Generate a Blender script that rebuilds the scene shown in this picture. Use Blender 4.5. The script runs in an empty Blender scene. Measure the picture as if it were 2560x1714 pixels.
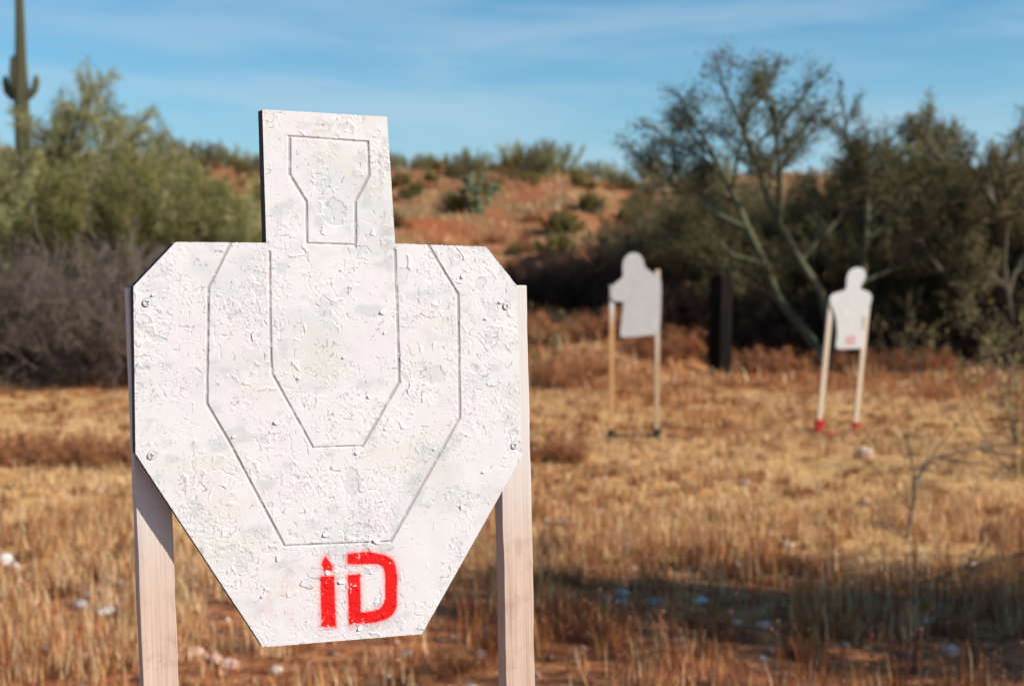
import bpy, bmesh, math, random
import numpy as np
from mathutils import Vector, Matrix, Euler

scene = bpy.context.scene
COL = scene.collection
R = math.radians

# ---------------------------------------------------------------- camera
cam_d = bpy.data.cameras.new('camera')
cam = bpy.data.objects.new('camera', cam_d)
COL.objects.link(cam)
cam.location = (0, 0, 1.47)
cam.rotation_euler = (R(90 - 2.8), 0, 0)
cam_d.lens = 50
cam_d.sensor_width = 36
cam_d.clip_start = 0.05
cam_d.clip_end = 3000
cam_d.dof.use_dof = True
cam_d.dof.focus_distance = 1.50
cam_d.dof.aperture_fstop = 7.0
scene.camera = cam

# ---------------------------------------------------------------- world and sun
SUN_AZ = 72.0      # degrees to the right of the direction behind the camera
SUN_EL = 33.0
az = R(SUN_AZ)
el = R(SUN_EL)
sun_dir = Vector((math.sin(az) * math.cos(el), -math.cos(az) * math.cos(el), math.sin(el)))
world = bpy.data.worlds.new('World')
scene.world = world
world.use_nodes = True
nt = world.node_tree
nt.nodes.clear()
wo = nt.nodes.new('ShaderNodeOutputWorld')
bg = nt.nodes.new('ShaderNodeBackground')
sky = nt.nodes.new('ShaderNodeTexSky')
sky.sky_type = 'NISHITA'
sky.sun_disc = False
sky.sun_elevation = el
sky.sun_rotation = math.atan2(sun_dir.x, sun_dir.y)
sky.altitude = 600
sky.air_density = 1.0
sky.dust_density = 1.0
sky.ozone_density = 2.0
bg.inputs['Strength'].default_value = 0.096
tint = nt.nodes.new('ShaderNodeMixRGB')
tint.blend_type = 'MULTIPLY'
tint.inputs[0].default_value = 1.0
tint.inputs[2].default_value = (0.61, 1.00, 1.11, 1)
nt.links.new(sky.outputs[0], tint.inputs[1])
# thin streaked cirrus
tc = nt.nodes.new('ShaderNodeTexCoord')
mp = nt.nodes.new('ShaderNodeMapping')
mp.inputs['Scale'].default_value = (2.2, 2.2, 15.0)
mp.inputs['Rotation'].default_value = (0, R(-3), 0)
mp.inputs['Location'].default_value = (3.1, 0.4, 0.55)
nt.links.new(tc.outputs['Generated'], mp.inputs[0])
nz = nt.nodes.new('ShaderNodeTexNoise')
nz.inputs['Scale'].default_value = 1.7
nz.inputs['Detail'].default_value = 7
nz.inputs['Roughness'].default_value = 0.55
nz.inputs['Distortion'].default_value = 0.35
nt.links.new(mp.outputs[0], nz.inputs['Vector'])
mr = nt.nodes.new('ShaderNodeMapRange')
mr.inputs['From Min'].default_value = 0.40
mr.inputs['From Max'].default_value = 0.68
mr.inputs['To Max'].default_value = 0.38
mr.interpolation_type = 'SMOOTHSTEP'
nt.links.new(nz.outputs['Fac'], mr.inputs['Value'])
# the veil thickens towards the horizon, as thin cloud seen edge-on does
sz_ = nt.nodes.new('ShaderNodeSeparateXYZ')
nt.links.new(tc.outputs['Generated'], sz_.inputs[0])
hz_ = nt.nodes.new('ShaderNodeMapRange')
hz_.inputs['From Min'].default_value = 0.0
hz_.inputs['From Max'].default_value = 0.22
hz_.inputs['To Min'].default_value = 0.46
hz_.inputs['To Max'].default_value = -0.20
nt.links.new(sz_.outputs['Z'], hz_.inputs['Value'])
mxa = nt.nodes.new('ShaderNodeMath'); mxa.operation = 'ADD'; mxa.use_clamp = True
nt.links.new(mr.outputs[0], mxa.inputs[0]); nt.links.new(hz_.outputs[0], mxa.inputs[1])
cl = nt.nodes.new('ShaderNodeMixRGB')
cl.inputs[2].default_value = (4.5, 5.7, 6.8, 1)
nt.links.new(mxa.outputs[0], cl.inputs[0])
nt.links.new(tint.outputs[0], cl.inputs[1])
nt.links.new(cl.outputs[0], bg.inputs['Color'])
nt.links.new(bg.outputs[0], wo.inputs['Surface'])

sun_d = bpy.data.lights.new('sun', 'SUN')
sun_d.energy = 5.0
sun_d.angle = R(0.53)
sun_d.color = (1.0, 0.93, 0.84)
sun = bpy.data.objects.new('sun', sun_d)
COL.objects.link(sun)
sun.rotation_euler = (-sun_dir).to_track_quat('-Z', 'Y').to_euler()
sun.location = sun_dir * 30

scene.view_settings.view_transform = 'Standard'
scene.view_settings.look = 'None'
scene.view_settings.exposure = 0.3
scene.view_settings.gamma = 1.0
scene.render.engine = 'CYCLES'
scene.cycles.use_denoising = True
scene.cycles.max_bounces = 6
scene.cycles.transparent_max_bounces = 4

# ---------------------------------------------------------------- noise helpers
def hash2(ix, iy, seed=0):
    h = (ix.astype(np.int64) * 374761393 + iy.astype(np.int64) * 668265263 + seed * 974634777) & 0x7fffffff
    h = ((h ^ (h >> 13)) * 1274126177) & 0x7fffffff
    h = ((h ^ (h >> 16)) * 2246822519) & 0x7fffffff
    return ((h ^ (h >> 15)) & 0xffffff) / float(0x1000000)

def vnoise(x, y, seed=0):
    x = np.asarray(x, dtype=float); y = np.asarray(y, dtype=float)
    ix = np.floor(x); iy = np.floor(y)
    fx = x - ix; fy = y - iy
    fx = fx * fx * (3 - 2 * fx); fy = fy * fy * (3 - 2 * fy)
    a = hash2(ix, iy, seed); b = hash2(ix + 1, iy, seed)
    c = hash2(ix, iy + 1, seed); d = hash2(ix + 1, iy + 1, seed)
    return (a * (1 - fx) + b * fx) * (1 - fy) + (c * (1 - fx) + d * fx) * fy

def fbm(x, y, seed=0, octaves=4):
    s = 0; a = 0.5; t = 0
    for o in range(octaves):
        s = s + a * vnoise(x * 2 ** o, y * 2 ** o, seed + o * 17); t += a; a *= 0.5
    return s / t

def sstep(a, b, x):
    t = np.clip((x - a) / (b - a), 0, 1)
    return t * t * (3 - 2 * t)

# ---------------------------------------------------------------- material helpers
def new_mat(name):
    m = bpy.data.materials.new(name)
    m.use_nodes = True
    n = m.node_tree
    bs = n.nodes['Principled BSDF']
    return m, n, bs

def N(n, typ, **kw):
    nd = n.nodes.new(typ)
    for k, v in kw.items():
        setattr(nd, k, v)
    return nd

def noise_node(n, vec, scale, detail=4, rough=0.55):
    t = N(n, 'ShaderNodeTexNoise')
    t.inputs['Scale'].default_value = scale
    t.inputs['Detail'].default_value = detail
    t.inputs['Roughness'].default_value = rough
    if vec is not None:
        n.links.new(vec, t.inputs['Vector'])
    return t

def ramp(n, fac, stops):
    r = N(n, 'ShaderNodeValToRGB')
    e = r.color_ramp.elements
    while len(e) < len(stops):
        e.new(0.5)
    for i, (p, c) in enumerate(stops):
        e[i].position = p
        e[i].color = (c[0], c[1], c[2], 1)
    n.links.new(fac, r.inputs[0])
    return r

def mixc(n, fac, a, b, mode='MIX'):
    m = N(n, 'ShaderNodeMixRGB', blend_type=mode)
    for i, v in enumerate((fac, a, b)):
        if isinstance(v, (int, float)):
            m.inputs[i].default_value = v
        elif isinstance(v, tuple):
            m.inputs[i].default_value = (v[0], v[1], v[2], 1)
        else:
            n.links.new(v, m.inputs[i])
    return m

def bump(n, bs, height, strength, dist):
    b = N(n, 'ShaderNodeBump')
    b.inputs['Strength'].default_value = strength
    b.inputs['Distance'].default_value = dist
    n.links.new(height, b.inputs['Height'])
    n.links.new(b.outputs[0], bs.inputs['Normal'])

def simple(name, color, rough=0.8, var=0.25, scale=20, metallic=0.0, bumpd=0.0):
    m, n, bs = new_mat(name)
    tcn = N(n, 'ShaderNodeTexCoord')
    t = noise_node(n, tcn.outputs['Object'], scale, 5)
    lo = tuple(c * (1 - var) for c in color); hi = tuple(min(1, c * (1 + var)) for c in color)
    r = ramp(n, t.outputs['Fac'], [(0.3, lo), (0.7, hi)])
    n.links.new(r.outputs[0], bs.inputs['Base Color'])
    bs.inputs['Roughness'].default_value = rough
    bs.inputs['Metallic'].default_value = metallic
    bs.inputs['Specular IOR Level'].default_value = 0.25
    if bumpd:
        bump(n, bs, t.outputs['Fac'], 0.6, bumpd)
    return m

def attr_mat(name, rough=0.9, trans=0.0, spec=0.15, vary=0.25):
    """colour from the point attribute 'tint' (the thing's own colour), a little different on every copy"""
    m, n, bs = new_mat(name)
    a = N(n, 'ShaderNodeAttribute', attribute_name='tint')
    oi = N(n, 'ShaderNodeObjectInfo')
    mrn = N(n, 'ShaderNodeMapRange')
    mrn.inputs['To Min'].default_value = 1 - vary
    mrn.inputs['To Max'].default_value = 1 + vary
    n.links.new(oi.outputs['Random'], mrn.inputs['Value'])
    mx = mixc(n, 1.0, a.outputs['Color'], mrn.outputs[0], 'MULTIPLY')
    n.links.new(mx.outputs[0], bs.inputs['Base Color'])
    bs.inputs['Roughness'].default_value = rough
    bs.inputs['Specular IOR Level'].default_value = spec
    if trans:
        tr = N(n, 'ShaderNodeBsdfTranslucent')
        n.links.new(mx.outputs[0], tr.inputs['Color'])
        ms = N(n, 'ShaderNodeMixShader')
        ms.inputs[0].default_value = trans
        out = n.nodes['Material Output']
        n.links.new(bs.outputs[0], ms.inputs[1])
        n.links.new(tr.outputs[0], ms.inputs[2])
        n.links.new(ms.outputs[0], out.inputs['Surface'])
    return m

# ---------------------------------------------------------------- object helpers
def link(name, mesh, parent=None, mats=()):
    o = bpy.data.objects.new(name, mesh)
    COL.objects.link(o)
    for m in mats:
        if m.name not in [q.name for q in mesh.materials if q]:
            mesh.materials.append(m)
    if parent is not None:
        o.parent = parent
    return o

def empty(name, loc=(0, 0, 0), rot=(0, 0, 0)):
    o = bpy.data.objects.new(name, None)
    COL.objects.link(o)
    o.location = loc
    o.rotation_euler = rot
    o.empty_display_size = 0.1
    return o

def tag(o, label, cat, group=None, kind=None):
    o['label'] = label
    o['category'] = cat
    if group:
        o['group'] = group
    if kind:
        o['kind'] = kind
    return o

def np_mesh(name, V, tris=None, quads=None, tint=None, smooth=False, mat_idx=None):
    me = bpy.data.meshes.new(name)
    V = np.asarray(V, dtype=np.float32)
    loops = []; starts = []; n = 0
    if quads is not None and len(quads):
        q = np.asarray(quads, dtype=np.int32)
        loops.append(q.ravel()); starts.append(n + 4 * np.arange(len(q))); n += q.size
    if tris is not None and len(tris):
        t = np.asarray(tris, dtype=np.int32)
        loops.append(t.ravel()); starts.append(n + 3 * np.arange(len(t))); n += t.size
    lv = np.concatenate(loops); ls = np.concatenate(starts).astype(np.int32)
    me.vertices.add(len(V)); me.vertices.foreach_set('co', V.ravel())
    me.loops.add(len(lv)); me.loops.foreach_set('vertex_index', lv)
    me.polygons.add(len(ls)); me.polygons.foreach_set('loop_start', ls)
    if mat_idx is not None:
        me.polygons.foreach_set('material_index', np.asarray(mat_idx, dtype=np.int32))
    me.update(calc_edges=True)
    me.validate()
    if smooth:
        me.polygons.foreach_set('use_smooth', np.ones(len(me.polygons), dtype=bool))
    if tint is not None:
        c = np.ones((len(V), 4), dtype=np.float32); c[:, :3] = tint
        at = me.attributes.new('tint', 'FLOAT_COLOR', 'POINT')
        at.data.foreach_set('color', c.ravel())
    return me

class MB:
    def __init__(s):
        s.v = []; s.f = []
    def tube(s, pts, rad, n=5, cap=True):
        base = len(s.v)
        pts = [Vector(p) for p in pts]
        prev = None
        for i, p in enumerate(pts):
            d = (pts[min(i + 1, len(pts) - 1)] - pts[max(i - 1, 0)])
            if d.length < 1e-9: d = Vector((0, 0, 1))
            d.normalize()
            ref = Vector((1, 0, 0)) if abs(d.x) < 0.8 else Vector((0, 1, 0))
            if prev is not None:
                ref = prev
            a = (ref - d * ref.dot(d))
            if a.length < 1e-6: a = d.orthogonal()
            a.normalize(); b = d.cross(a); prev = a
            r = rad[i]
            for k in range(n):
                t = 2 * math.pi * k / n
                q = p + a * (r * math.cos(t)) + b * (r * math.sin(t))
                s.v.append((q.x, q.y, q.z))
        for i in range(len(pts) - 1):
            for k in range(n):
                k2 = (k + 1) % n
                s.f.append((base + i * n + k, base + i * n + k2, base + (i + 1) * n + k2, base + (i + 1) * n + k))
        if cap:
            s.f.append(tuple(base + k for k in reversed(range(n))))
            s.f.append(tuple(base + (len(pts) - 1) * n + k for k in range(n)))
    def box(s, lo, hi, M=None):
        base = len(s.v)
        for x in (lo[0], hi[0]):
            for y in (lo[1], hi[1]):
                for z in (lo[2], hi[2]):
                    p = Vector((x, y, z))
                    if M is not None: p = M @ p
                    s.v.append((p.x, p.y, p.z))
        for f in ((0, 1, 3, 2), (4, 6, 7, 5), (0, 4, 5, 1), (2, 3, 7, 6), (0, 2, 6, 4), (1, 5, 7, 3)):
            s.f.append(tuple(base + i for i in f))
    def prism(s, poly, y0, y1):
        """poly of (x,z), extruded along y"""
        base = len(s.v); n = len(poly)
        for y in (y0, y1):
            for x, z in poly: s.v.append((x, y, z))
        s.f.append(tuple(base + i for i in range(n)))
        s.f.append(tuple(base + n + i for i in reversed(range(n))))
        for i in range(n):
            j = (i + 1) % n
            s.f.append((base + j, base + i, base + n + i, base + n + j))
    def mesh(s, name, smooth=False, bevel=0):
        me = bpy.data.meshes.new(name)
        me.from_pydata(s.v, [], s.f)
        bm = bmesh.new(); bm.from_mesh(me)
        bmesh.ops.recalc_face_normals(bm, faces=bm.faces)
        if bevel:
            es = [e for e in bm.edges if e.is_manifold and e.calc_face_angle(0) > 0.6]
            bmesh.ops.bevel(bm, geom=es, offset=bevel, segments=1, affect='EDGES', clamp_overlap=True)
        bm.to_mesh(me); bm.free()
        if smooth:
            for p in me.polygons: p.use_smooth = True
        return me

# ================================================================ GROUND
def gh(x, y):
    x = np.asarray(x, dtype=float); y = np.asarray(y, dtype=float)
    start = 18.3 + 4.0 * sstep(1.4, 3.6, x) + 1.2 * (vnoise(x * 0.35, y * 0.0 + 3.3, 5) - 0.5)
    t = y - start
    prof = np.interp(t, [-5, 0, 1.2, 3.2, 6, 11.5, 22, 34, 42, 60, 120, 400], [0, 0, 0.16, 0.62, 0.95, 1.85, 3.65, 5.25, 5.45, 5.3, 4.2, 3.0])
    far = sstep(-1, 6, t)
    h = prof + far * (0.9 * (fbm(x * 0.12 + 7, y * 0.12, 21, 3) - 0.5) + 0.35 * (fbm(x * 0.5, y * 0.5, 9, 3) - 0.5))
    near = 0.07 * (fbm(x * 0.7, y * 0.7, 3, 3) - 0.5) + 0.03 * (vnoise(x * 3.1, y * 3.1, 12) - 0.5)
    # gentle rise of the crest to left and right
    h = h + sstep(25, 55, y) * 1.0 * sstep(6, 30, np.abs(x - 2))
    return h + near

def g1(x, y):
    return float(gh(np.array([x]), np.array([y]))[0])

def geo(a, b, n):
    return a * (b / a) ** (np.arange(1, n + 1) / n)
ys = np.concatenate([-geo(2, 60, 16)[::-1], np.linspace(-2, 3, 14), np.linspace(3.1, 26, 190), 26 + geo(0.2, 900, 70)])
xp = np.concatenate([np.linspace(0.08, 10, 84), 10 + geo(0.2, 700, 34)])
xs = np.concatenate([-xp[::-1], [0.0], xp])
GX, GY = np.meshgrid(xs, ys)
GZ = gh(GX, GY)
nx, ny = len(xs), len(ys)
idx = np.arange(nx * ny).reshape(ny, nx)
gq = np.stack([idx[:-1, :-1], idx[:-1, 1:], idx[1:, 1:], idx[1:, :-1]], -1).reshape(-1, 4)

m_ground, n, bs = new_mat('desert_soil')
ge = N(n, 'ShaderNodeNewGeometry')
pos = ge.outputs['Position']
sp = N(n, 'ShaderNodeSeparateXYZ'); n.links.new(pos, sp.inputs[0])
t1 = noise_node(n, pos, 0.9, 6, 0.6)
t2 = noise_node(n, pos, 9.0, 6, 0.65)
t3 = noise_node(n, pos, 55.0, 4, 0.6)
soil = ramp(n, t2.outputs['Fac'], [(0.30, (0.075, 0.028, 0.016)), (0.46, (0.28, 0.095, 0.038)), (0.60, (0.46, 0.20, 0.085)), (0.74, (0.56, 0.32, 0.15))])
straw = ramp(n, t2.outputs['Fac'], [(0.3, (0.36, 0.15, 0.055)), (0.5, (0.60, 0.34, 0.13)), (0.72, (0.70, 0.46, 0.22))])
# litter of straw: most of the open field, less near by and on the hillside
band = N(n, 'ShaderNodeMapRange', interpolation_type='SMOOTHSTEP')
band.inputs['From Min'].default_value = 6.0; band.inputs['From Max'].default_value = 8.6
band.inputs['To Min'].default_value = -0.18; band.inputs['To Max'].default_value = 0.26
n.links.new(sp.outputs['Y'], band.inputs['Value'])
band2 = N(n, 'ShaderNodeMapRange', interpolation_type='SMOOTHSTEP')
band2.inputs['From Min'].default_value = 15.2; band2.inputs['From Max'].default_value = 19.0
band2.inputs['To Min'].default_value = 0.0; band2.inputs['To Max'].default_value = 0.36
n.links.new(sp.outputs['Y'], band2.inputs['Value'])
ad = N(n, 'ShaderNodeMath', operation='ADD'); n.links.new(t1.outputs['Fac'], ad.inputs[0]); n.links.new(band.outputs[0], ad.inputs[1])
sb = N(n, 'ShaderNodeMath', operation='SUBTRACT'); n.links.new(ad.outputs[0], sb.inputs[0]); n.links.new(band2.outputs[0], sb.inputs[1])
lit = N(n, 'ShaderNodeMapRange', interpolation_type='SMOOTHSTEP')
lit.inputs['From Min'].default_value = 0.40; lit.inputs['From Max'].default_value = 0.60
n.links.new(sb.outputs[0], lit.inputs['Value'])
mx = mixc(n, lit.outputs[0], soil.outputs[0], straw.outputs[0])
# far hillside tinge: dry grass patches between red earth
hillf = N(n, 'ShaderNodeMapRange', interpolation_type='SMOOTHSTEP')
hillf.inputs['From Min'].default_value = 24; hillf.inputs['From Max'].default_value = 34
n.links.new(sp.outputs['Y'], hillf.inputs['Value'])
t4 = noise_node(n, pos, 0.42, 6, 0.62)
hillc = ramp(n, t4.outputs['Fac'], [(0.38, (0.36, 0.11, 0.045)), (0.47, (0.30, 0.125, 0.055)), (0.53, (0.22, 0.13, 0.06)), (0.59, (0.36, 0.20, 0.09)), (0.7, (0.42, 0.28, 0.14))])
mx2 = mixc(n, hillf.outputs[0], mx.outputs[0], hillc.outputs[0])
spk = ramp(n, t3.outputs['Fac'], [(0.3, (0.7, 0.7, 0.7)), (0.6, (1.12, 1.1, 1.08))])
mx3 = mixc(n, 1.0, mx2.outputs[0], spk.outputs[0], 'MULTIPLY')
n.links.new(mx3.outputs[0], bs.inputs['Base Color'])
bs.inputs['Roughness'].default_value = 0.95
bs.inputs['Specular IOR Level'].default_value = 0.1
bump(n, bs, t3.outputs['Fac'], 0.7, 0.02)

gme = np_mesh('ground', np.stack([GX, GY, GZ], -1).reshape(-1, 3), quads=gq, smooth=True)
ground = link('ground', gme, None, [m_ground])
ground['kind'] = 'structure'
ground['label'] = 'red desert soil with straw coloured litter rising to a low hill'

# ================================================================ FRONT TARGET
P0 = Vector((-0.1946, 1.5, 1.3661))
er = Vector((0.9133, 0.4066, 0.0244)).normalized()
eu = Vector((-0.0223, -0.0099, 0.9997)); eu = (eu - er * eu.dot(er)).normalized()
en = -(eu.cross(er)) * -1.0
en = er.cross(eu)                # out of the board's face, towards the camera
MBD = Matrix(((er.x, eu.x, en.x), (er.y, eu.y, en.y), (er.z, eu.z, en.z)))
# the stand's frame: origin on the ground below the board, x right, y up the posts, z out of the face
vg = -1.362
base_pt = P0 + eu * vg
TM = Matrix.Translation(base_pt) @ MBD.to_4x4()
t_front = empty('shooting_target')
t_front.matrix_world = TM
tag(t_front, 'flaking white wooden silhouette target with grooved zones and red stencil on two pale posts', 'target')

OUT = [(-61.3, 273.8), (73.5, 268.9), (75.6, 221.6), (79.0, 133.9), (184.5, 128.8), (220.5, 85.8), (222.8, -106.5),
       (97.7, -293.3), (-78.9, -284.5), (-201.9, -71.6), (-197.8, 95.7), (-154.4, 139.3), (-61.7, 137.0)]
GRV = [[(-35.3, 246.6), (51.6, 241.9)], [(51.1, 241.9), (51.4, 206.4), (35.6, 179.4), (34.4, 131.4)],
       [(-18.6, 135.8), (34.2, 133.3)], [(-33.7, 244.0), (-35.1, 207.1), (-17.8, 178.6), (-18.6, 135.8)],
       [(-58.6, 127.3), (-60.2, 65.2), (-60.8, 14.7), (-60.2, 1.3), (-18.9, -79.2)], [(-16.6, -79.1), (35.4, -81.2)],
       [(78.2, 126.3), (79.1, 60.3), (78.9, -15.4), (35.4, -82.0)],
       [(-97.3, 140.0), (-123.3, 92.2), (-129.1, -25.8), (-108.4, -64.8), (-53.2, -179.9)], [(-53.2, -180.2), (64.7, -187.5)],
       [(115.4, 133.5), (150.1, 76.6), (148.5, -58.7), (64.7, -187.5)]]
GW = [1.0, 1.45, 1.0, 1.45, 1.3, 0.75, 1.5, 1.35, 0.8, 1.5]
LET = [[(-8.6, -195.0), (-1.1, -207.4), (-2.0, -212.4), (-10.7, -212.0), (-13.6, -203.7)],
       [(-14.8, -216.7), (0.2, -218.0), (0.6, -272.8), (-15.8, -271.1)],
       [(15.2, -195.9), (38.6, -195.7), (59.6, -202.2), (66.5, -207.5), (69.2, -212.7), (70.8, -225.5), (69.5, -258.6), (67.5, -264.0), (64.3, -268.2),
        (58, -271.5), (46.1, -273.9), (15.0, -272.3), (14.8, -218.8), (29.0, -219.2), (28.6, -260.7), (43.2, -260.9), (49.5, -259.5), (53.1, -256.6), (55.3, -252.8),
        (56.3, -247.5), (57.1, -222.4), (56.0, -217), (53.6, -213.3), (50, -211), (44.7, -210.0), (15.7, -207.2)]]
SCREWS = [(-185.6, 79.1), (207.6, 62.3), (-186.5, -75.0), (213.5, -94.0)]

def seg_dist(px, py, a, b):
    ax, ay = a; bx, by = b
    dx, dy = bx - ax, by - ay
    t = np.clip(((px - ax) * dx + (py - ay) * dy) / (dx * dx + dy * dy), 0, 1)
    cx, cy = ax + t * dx, ay + t * dy
    return np.hypot(px - cx, py - cy), cx, cy

def poly_dist(px, py, poly, closed=True):
    best = np.full(px.shape, 1e9); bx = np.zeros(px.shape); by = np.zeros(px.shape)
    k = len(poly)
    for i in range(k if closed else k - 1):
        d, cx, cy = seg_dist(px, py, poly[i], poly[(i + 1) % k])
        m = d < best
        best = np.where(m, d, best); bx = np.where(m, cx, bx); by = np.where(m, cy, by)
    return best, bx, by

def inside(px, py, poly):
    r = np.zeros(px.shape, dtype=bool)
    k = len(poly)
    for i in range(k):
        x1, y1 = poly[i]; x2, y2 = poly[(i + 1) % k]
        if y1 == y2: continue
        c = ((y1 > py) != (y2 > py)) & (px < (x2 - x1) * (py - y1) / (y2 - y1) + x1)
        r ^= c
    return r

def voro(px, py, s, seed):
    gx = px / s; gy = py / s
    ix = np.floor(gx); iy = np.floor(gy)
    f1 = np.full(px.shape, 1e9); f2 = np.full(px.shape, 1e9)
    i1 = np.zeros(px.shape); i2 = np.zeros(px.shape); vx = np.zeros(px.shape); vy = np.zeros(px.shape)
    for dx in (-1, 0, 1):
        for dy in (-1, 0, 1):
            cx = ix + dx; cy = iy + dy
            jx = cx + 0.1 + 0.8 * hash2(cx, cy, seed); jy = cy + 0.1 + 0.8 * hash2(cx, cy, seed + 1)
            d = np.hypot(gx - jx, gy - jy); h = hash2(cx, cy, seed + 2)
            a = d < f1; b = (~a) & (d < f2)
            f2 = np.where(a, f1, np.where(b, d, f2)); i2 = np.where(a, i1, np.where(b, h, i2))
            f1 = np.where(a, d, f1); i1 = np.where(a, h, i1)
            vx = np.where(a, gx - jx, vx); vy = np.where(a, gy - jy, vy)
    return f1 * s, f2 * s, i1, i2, vx * s, vy * s

def frac(x):
    return x - np.floor(x)

PAINT = 0.835      # weathered white
def board_surface(px, py):
    """relief (mm) and colour of the painted face"""
    # irregular warp so that flakes are ragged
    wx = px + 3.2 * (fbm(px / 7, py / 7, 31, 3) - 0.5) * 2
    wy = py + 3.2 * (fbm(px / 7, py / 7, 57, 3) - 0.5) * 2
    zone = fbm(px / 45, py / 45, 71, 3)
    m1 = sstep(0.49, 0.62, zone)
    zone2 = fbm(px / 30 + 9, py / 30, 91, 3)
    m2 = sstep(0.50, 0.62, zone2)
    h = np.zeros(px.shape)
    shade = np.ones(px.shape)
    chip = np.zeros(px.shape)
    grime = np.zeros(px.shape)
    for s, seed, m, p, dep, lift, wid in ((13, 101, m1, 0.55, 0.46, 0.80, 0.40), (5.0, 131, m2, 0.52, 0.36, 0.42, 0.32)):
        f1, f2, i1, i2, vx, vy = voro(wx, wy, s, seed)
        e = (f2 - f1) * 0.5
        eh = frac((i1 + i2) * 917.3 + i1 * i2 * 531.7)
        gate = sstep(0.42, 0.56, fbm(px / (s * 0.55), py / (s * 0.55), seed + 7, 2))
        crack = ((eh < p * (0.06 + 0.95 * m)) * (1 - sstep(wid * 0.4, wid * 1.3, e))) * gate
        h -= dep * crack
        # a flake's free edge curls up on one side
        an = frac(i1 * 71.7) * 6.283
        dr = (vx * np.cos(an) + vy * np.sin(an)) / s
        li = (frac(i1 * 13.37) < 0.24 * (0.08 + m)) * lift * sstep(0.08, 0.5, dr) * (0.3 + 0.7 * np.exp(-e / 1.6))
        h += li * (1 - 0.9 * crack)
        # every piece lies a little differently
        h += m * (frac(i1 * 5.19) - 0.5) * 0.11 + m * dr * (frac(i1 * 9.7) - 0.5) * 0.22
        ch = frac(i1 * 37.77) < (0.003 + 0.006 * m)
        grime = np.maximum(grime, crack * (eh < 0.22))
        chip = np.maximum(chip, ch * sstep(0.15, 0.5, e))
    h -= 0.35 * chip
    h += 0.20 * (fbm(px / 3.0, py / 3.0, 201, 3) - 0.5) * (0.35 + m2) + 0.5 * (fbm(px / 22, py / 22, 211, 2) - 0.5)
    # colour of the paint: white coats of several ages
    col = np.empty(px.shape + (3,))
    col[...] = (0.800, 0.772, 0.768)
    def blend(mask, c):
        nonlocal col
        k = mask[..., None]
        col = col * (1 - k) + np.array(c) * k
    blend(0.5 * sstep(0.52, 0.72, fbm(px / 55 + 3, py / 38, 301, 4)), (0.64, 0.66, 0.655))
    blend(0.4 * sstep(0.55, 0.75, fbm(px / 60 + 31, py / 45, 311, 4)), (0.74, 0.69, 0.60))
    blend(0.4 * sstep(0.55, 0.75, fbm(px / 50 + 61, py / 50, 321, 4)), (0.79, 0.72, 0.75))
    blend(0.55 * sstep(0.60, 0.78, fbm(px / 24 + 11, py / 16, 331, 4)), (0.56, 0.585, 0.585))
    # grime specks
    sp_ = fbm(px / 2.4, py / 2.4, 341, 3) * (0.55 + 0.75 * fbm(px / 26, py / 26, 351, 3))
    blend(0.7 * sstep(0.76, 0.85, sp_), (0.33, 0.31, 0.30))
    blend(0.6 * grime, (0.30, 0.28, 0.27))
    blend(0.4 * chip, (0.60, 0.62, 0.62))
    # dirt on the head's right side
    for cx, cy, rx, ry, a in ((64, 215, 9, 20, 0.55), (70, 140, 10, 30, 0.4), (5, 258, 26, 8, 0.35), (160, 55, 14, 12, 0.35), (-185, -30, 10, 30, 0.25)):
        d = ((px - cx) / rx) ** 2 + ((py - cy) / ry) ** 2
        blend(a * np.exp(-d) * sstep(0.45, 0.62, fbm(px / 3.2, py / 3.2, 361, 3)), (0.36, 0.33, 0.28))
    # bare scrapes where the coat has come off down to the old grey paint
    for cx, cy, rx, ry, rot in ((-26, -222, 11, 4.4, 0.1), (12, 168, 14, 15, 0.3), (-190, 13, 5, 2.4, 0), (-176, 42, 11, 4, -0.2), (-67, -136, 4.2, 3.4, 0.2), (-67, -184, 6, 2.6, 0.25),
                                (-112, -177, 8, 3.0, 0.2), (165, -149, 6, 3, 0.5), (22, -120, 9, 17, 0.1), (28, -172, 20, 8, 0), (-8, -172, 4, 7, 0.0), (212, -80, 7, 4, 0), (150, 118, 4, 3, 0), (20, 82, 9, 4, 0.6), (120, -10, 13, 10, 0.2), (167, -5, 6, 5, 0)):
        c, s_ = math.cos(rot), math.sin(rot)
        a_ = ((px - cx) * c + (py - cy) * s_) / rx; b_ = (-(px - cx) * s_ + (py - cy) * c) / ry
        d = np.hypot(a_, b_) + 0.55 * (fbm(px / 4, py / 4, 371, 3) - 0.5)
        k = 1 - sstep(0.88, 1.0, d)
        blend(0.45 * k, (0.60, 0.62, 0.615))
        h -= 0.45 * k
    # faint pink overspray low on the left
    d = np.hypot((px + 62) / 26, (py + 235) / 42)
    blend(0.30 * np.exp(-d * d) * sstep(0.3, 0.7, fbm(px / 9, py / 9, 381, 3)), (0.80, 0.45, 0.45))
    # red stencil
    sd = np.full(px.shape, 1e9)
    for L in LET:
        d, _, _ = poly_dist(px, py, L)
        sd = np.minimum(sd, np.where(inside(px, py, L), -d, d))
    rag = sd + 1.1 * (fbm(px / 2.2, py / 2.2, 401, 3) - 0.5)
    mist = 0.55 * np.exp(-np.maximum(rag, 0) / 2.1) + 0.13 * np.exp(-np.maximum(sd, 0) / 8.0) * sstep(0.35, 0.7, fbm(px / 3, py / 3, 411, 3))
    mist = mist * np.where(py > -192, 0.5, 1.0)
    red = np.maximum(1 - sstep(-0.5, 0.6, rag), mist)
    nick = sstep(0.78, 0.83, fbm(px / 2.6 + 5, py / 3.4, 421, 3))
    red = red * (1 - 0.85 * nick)
    blend(red, (0.80, 0.004, 0.004))
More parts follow.
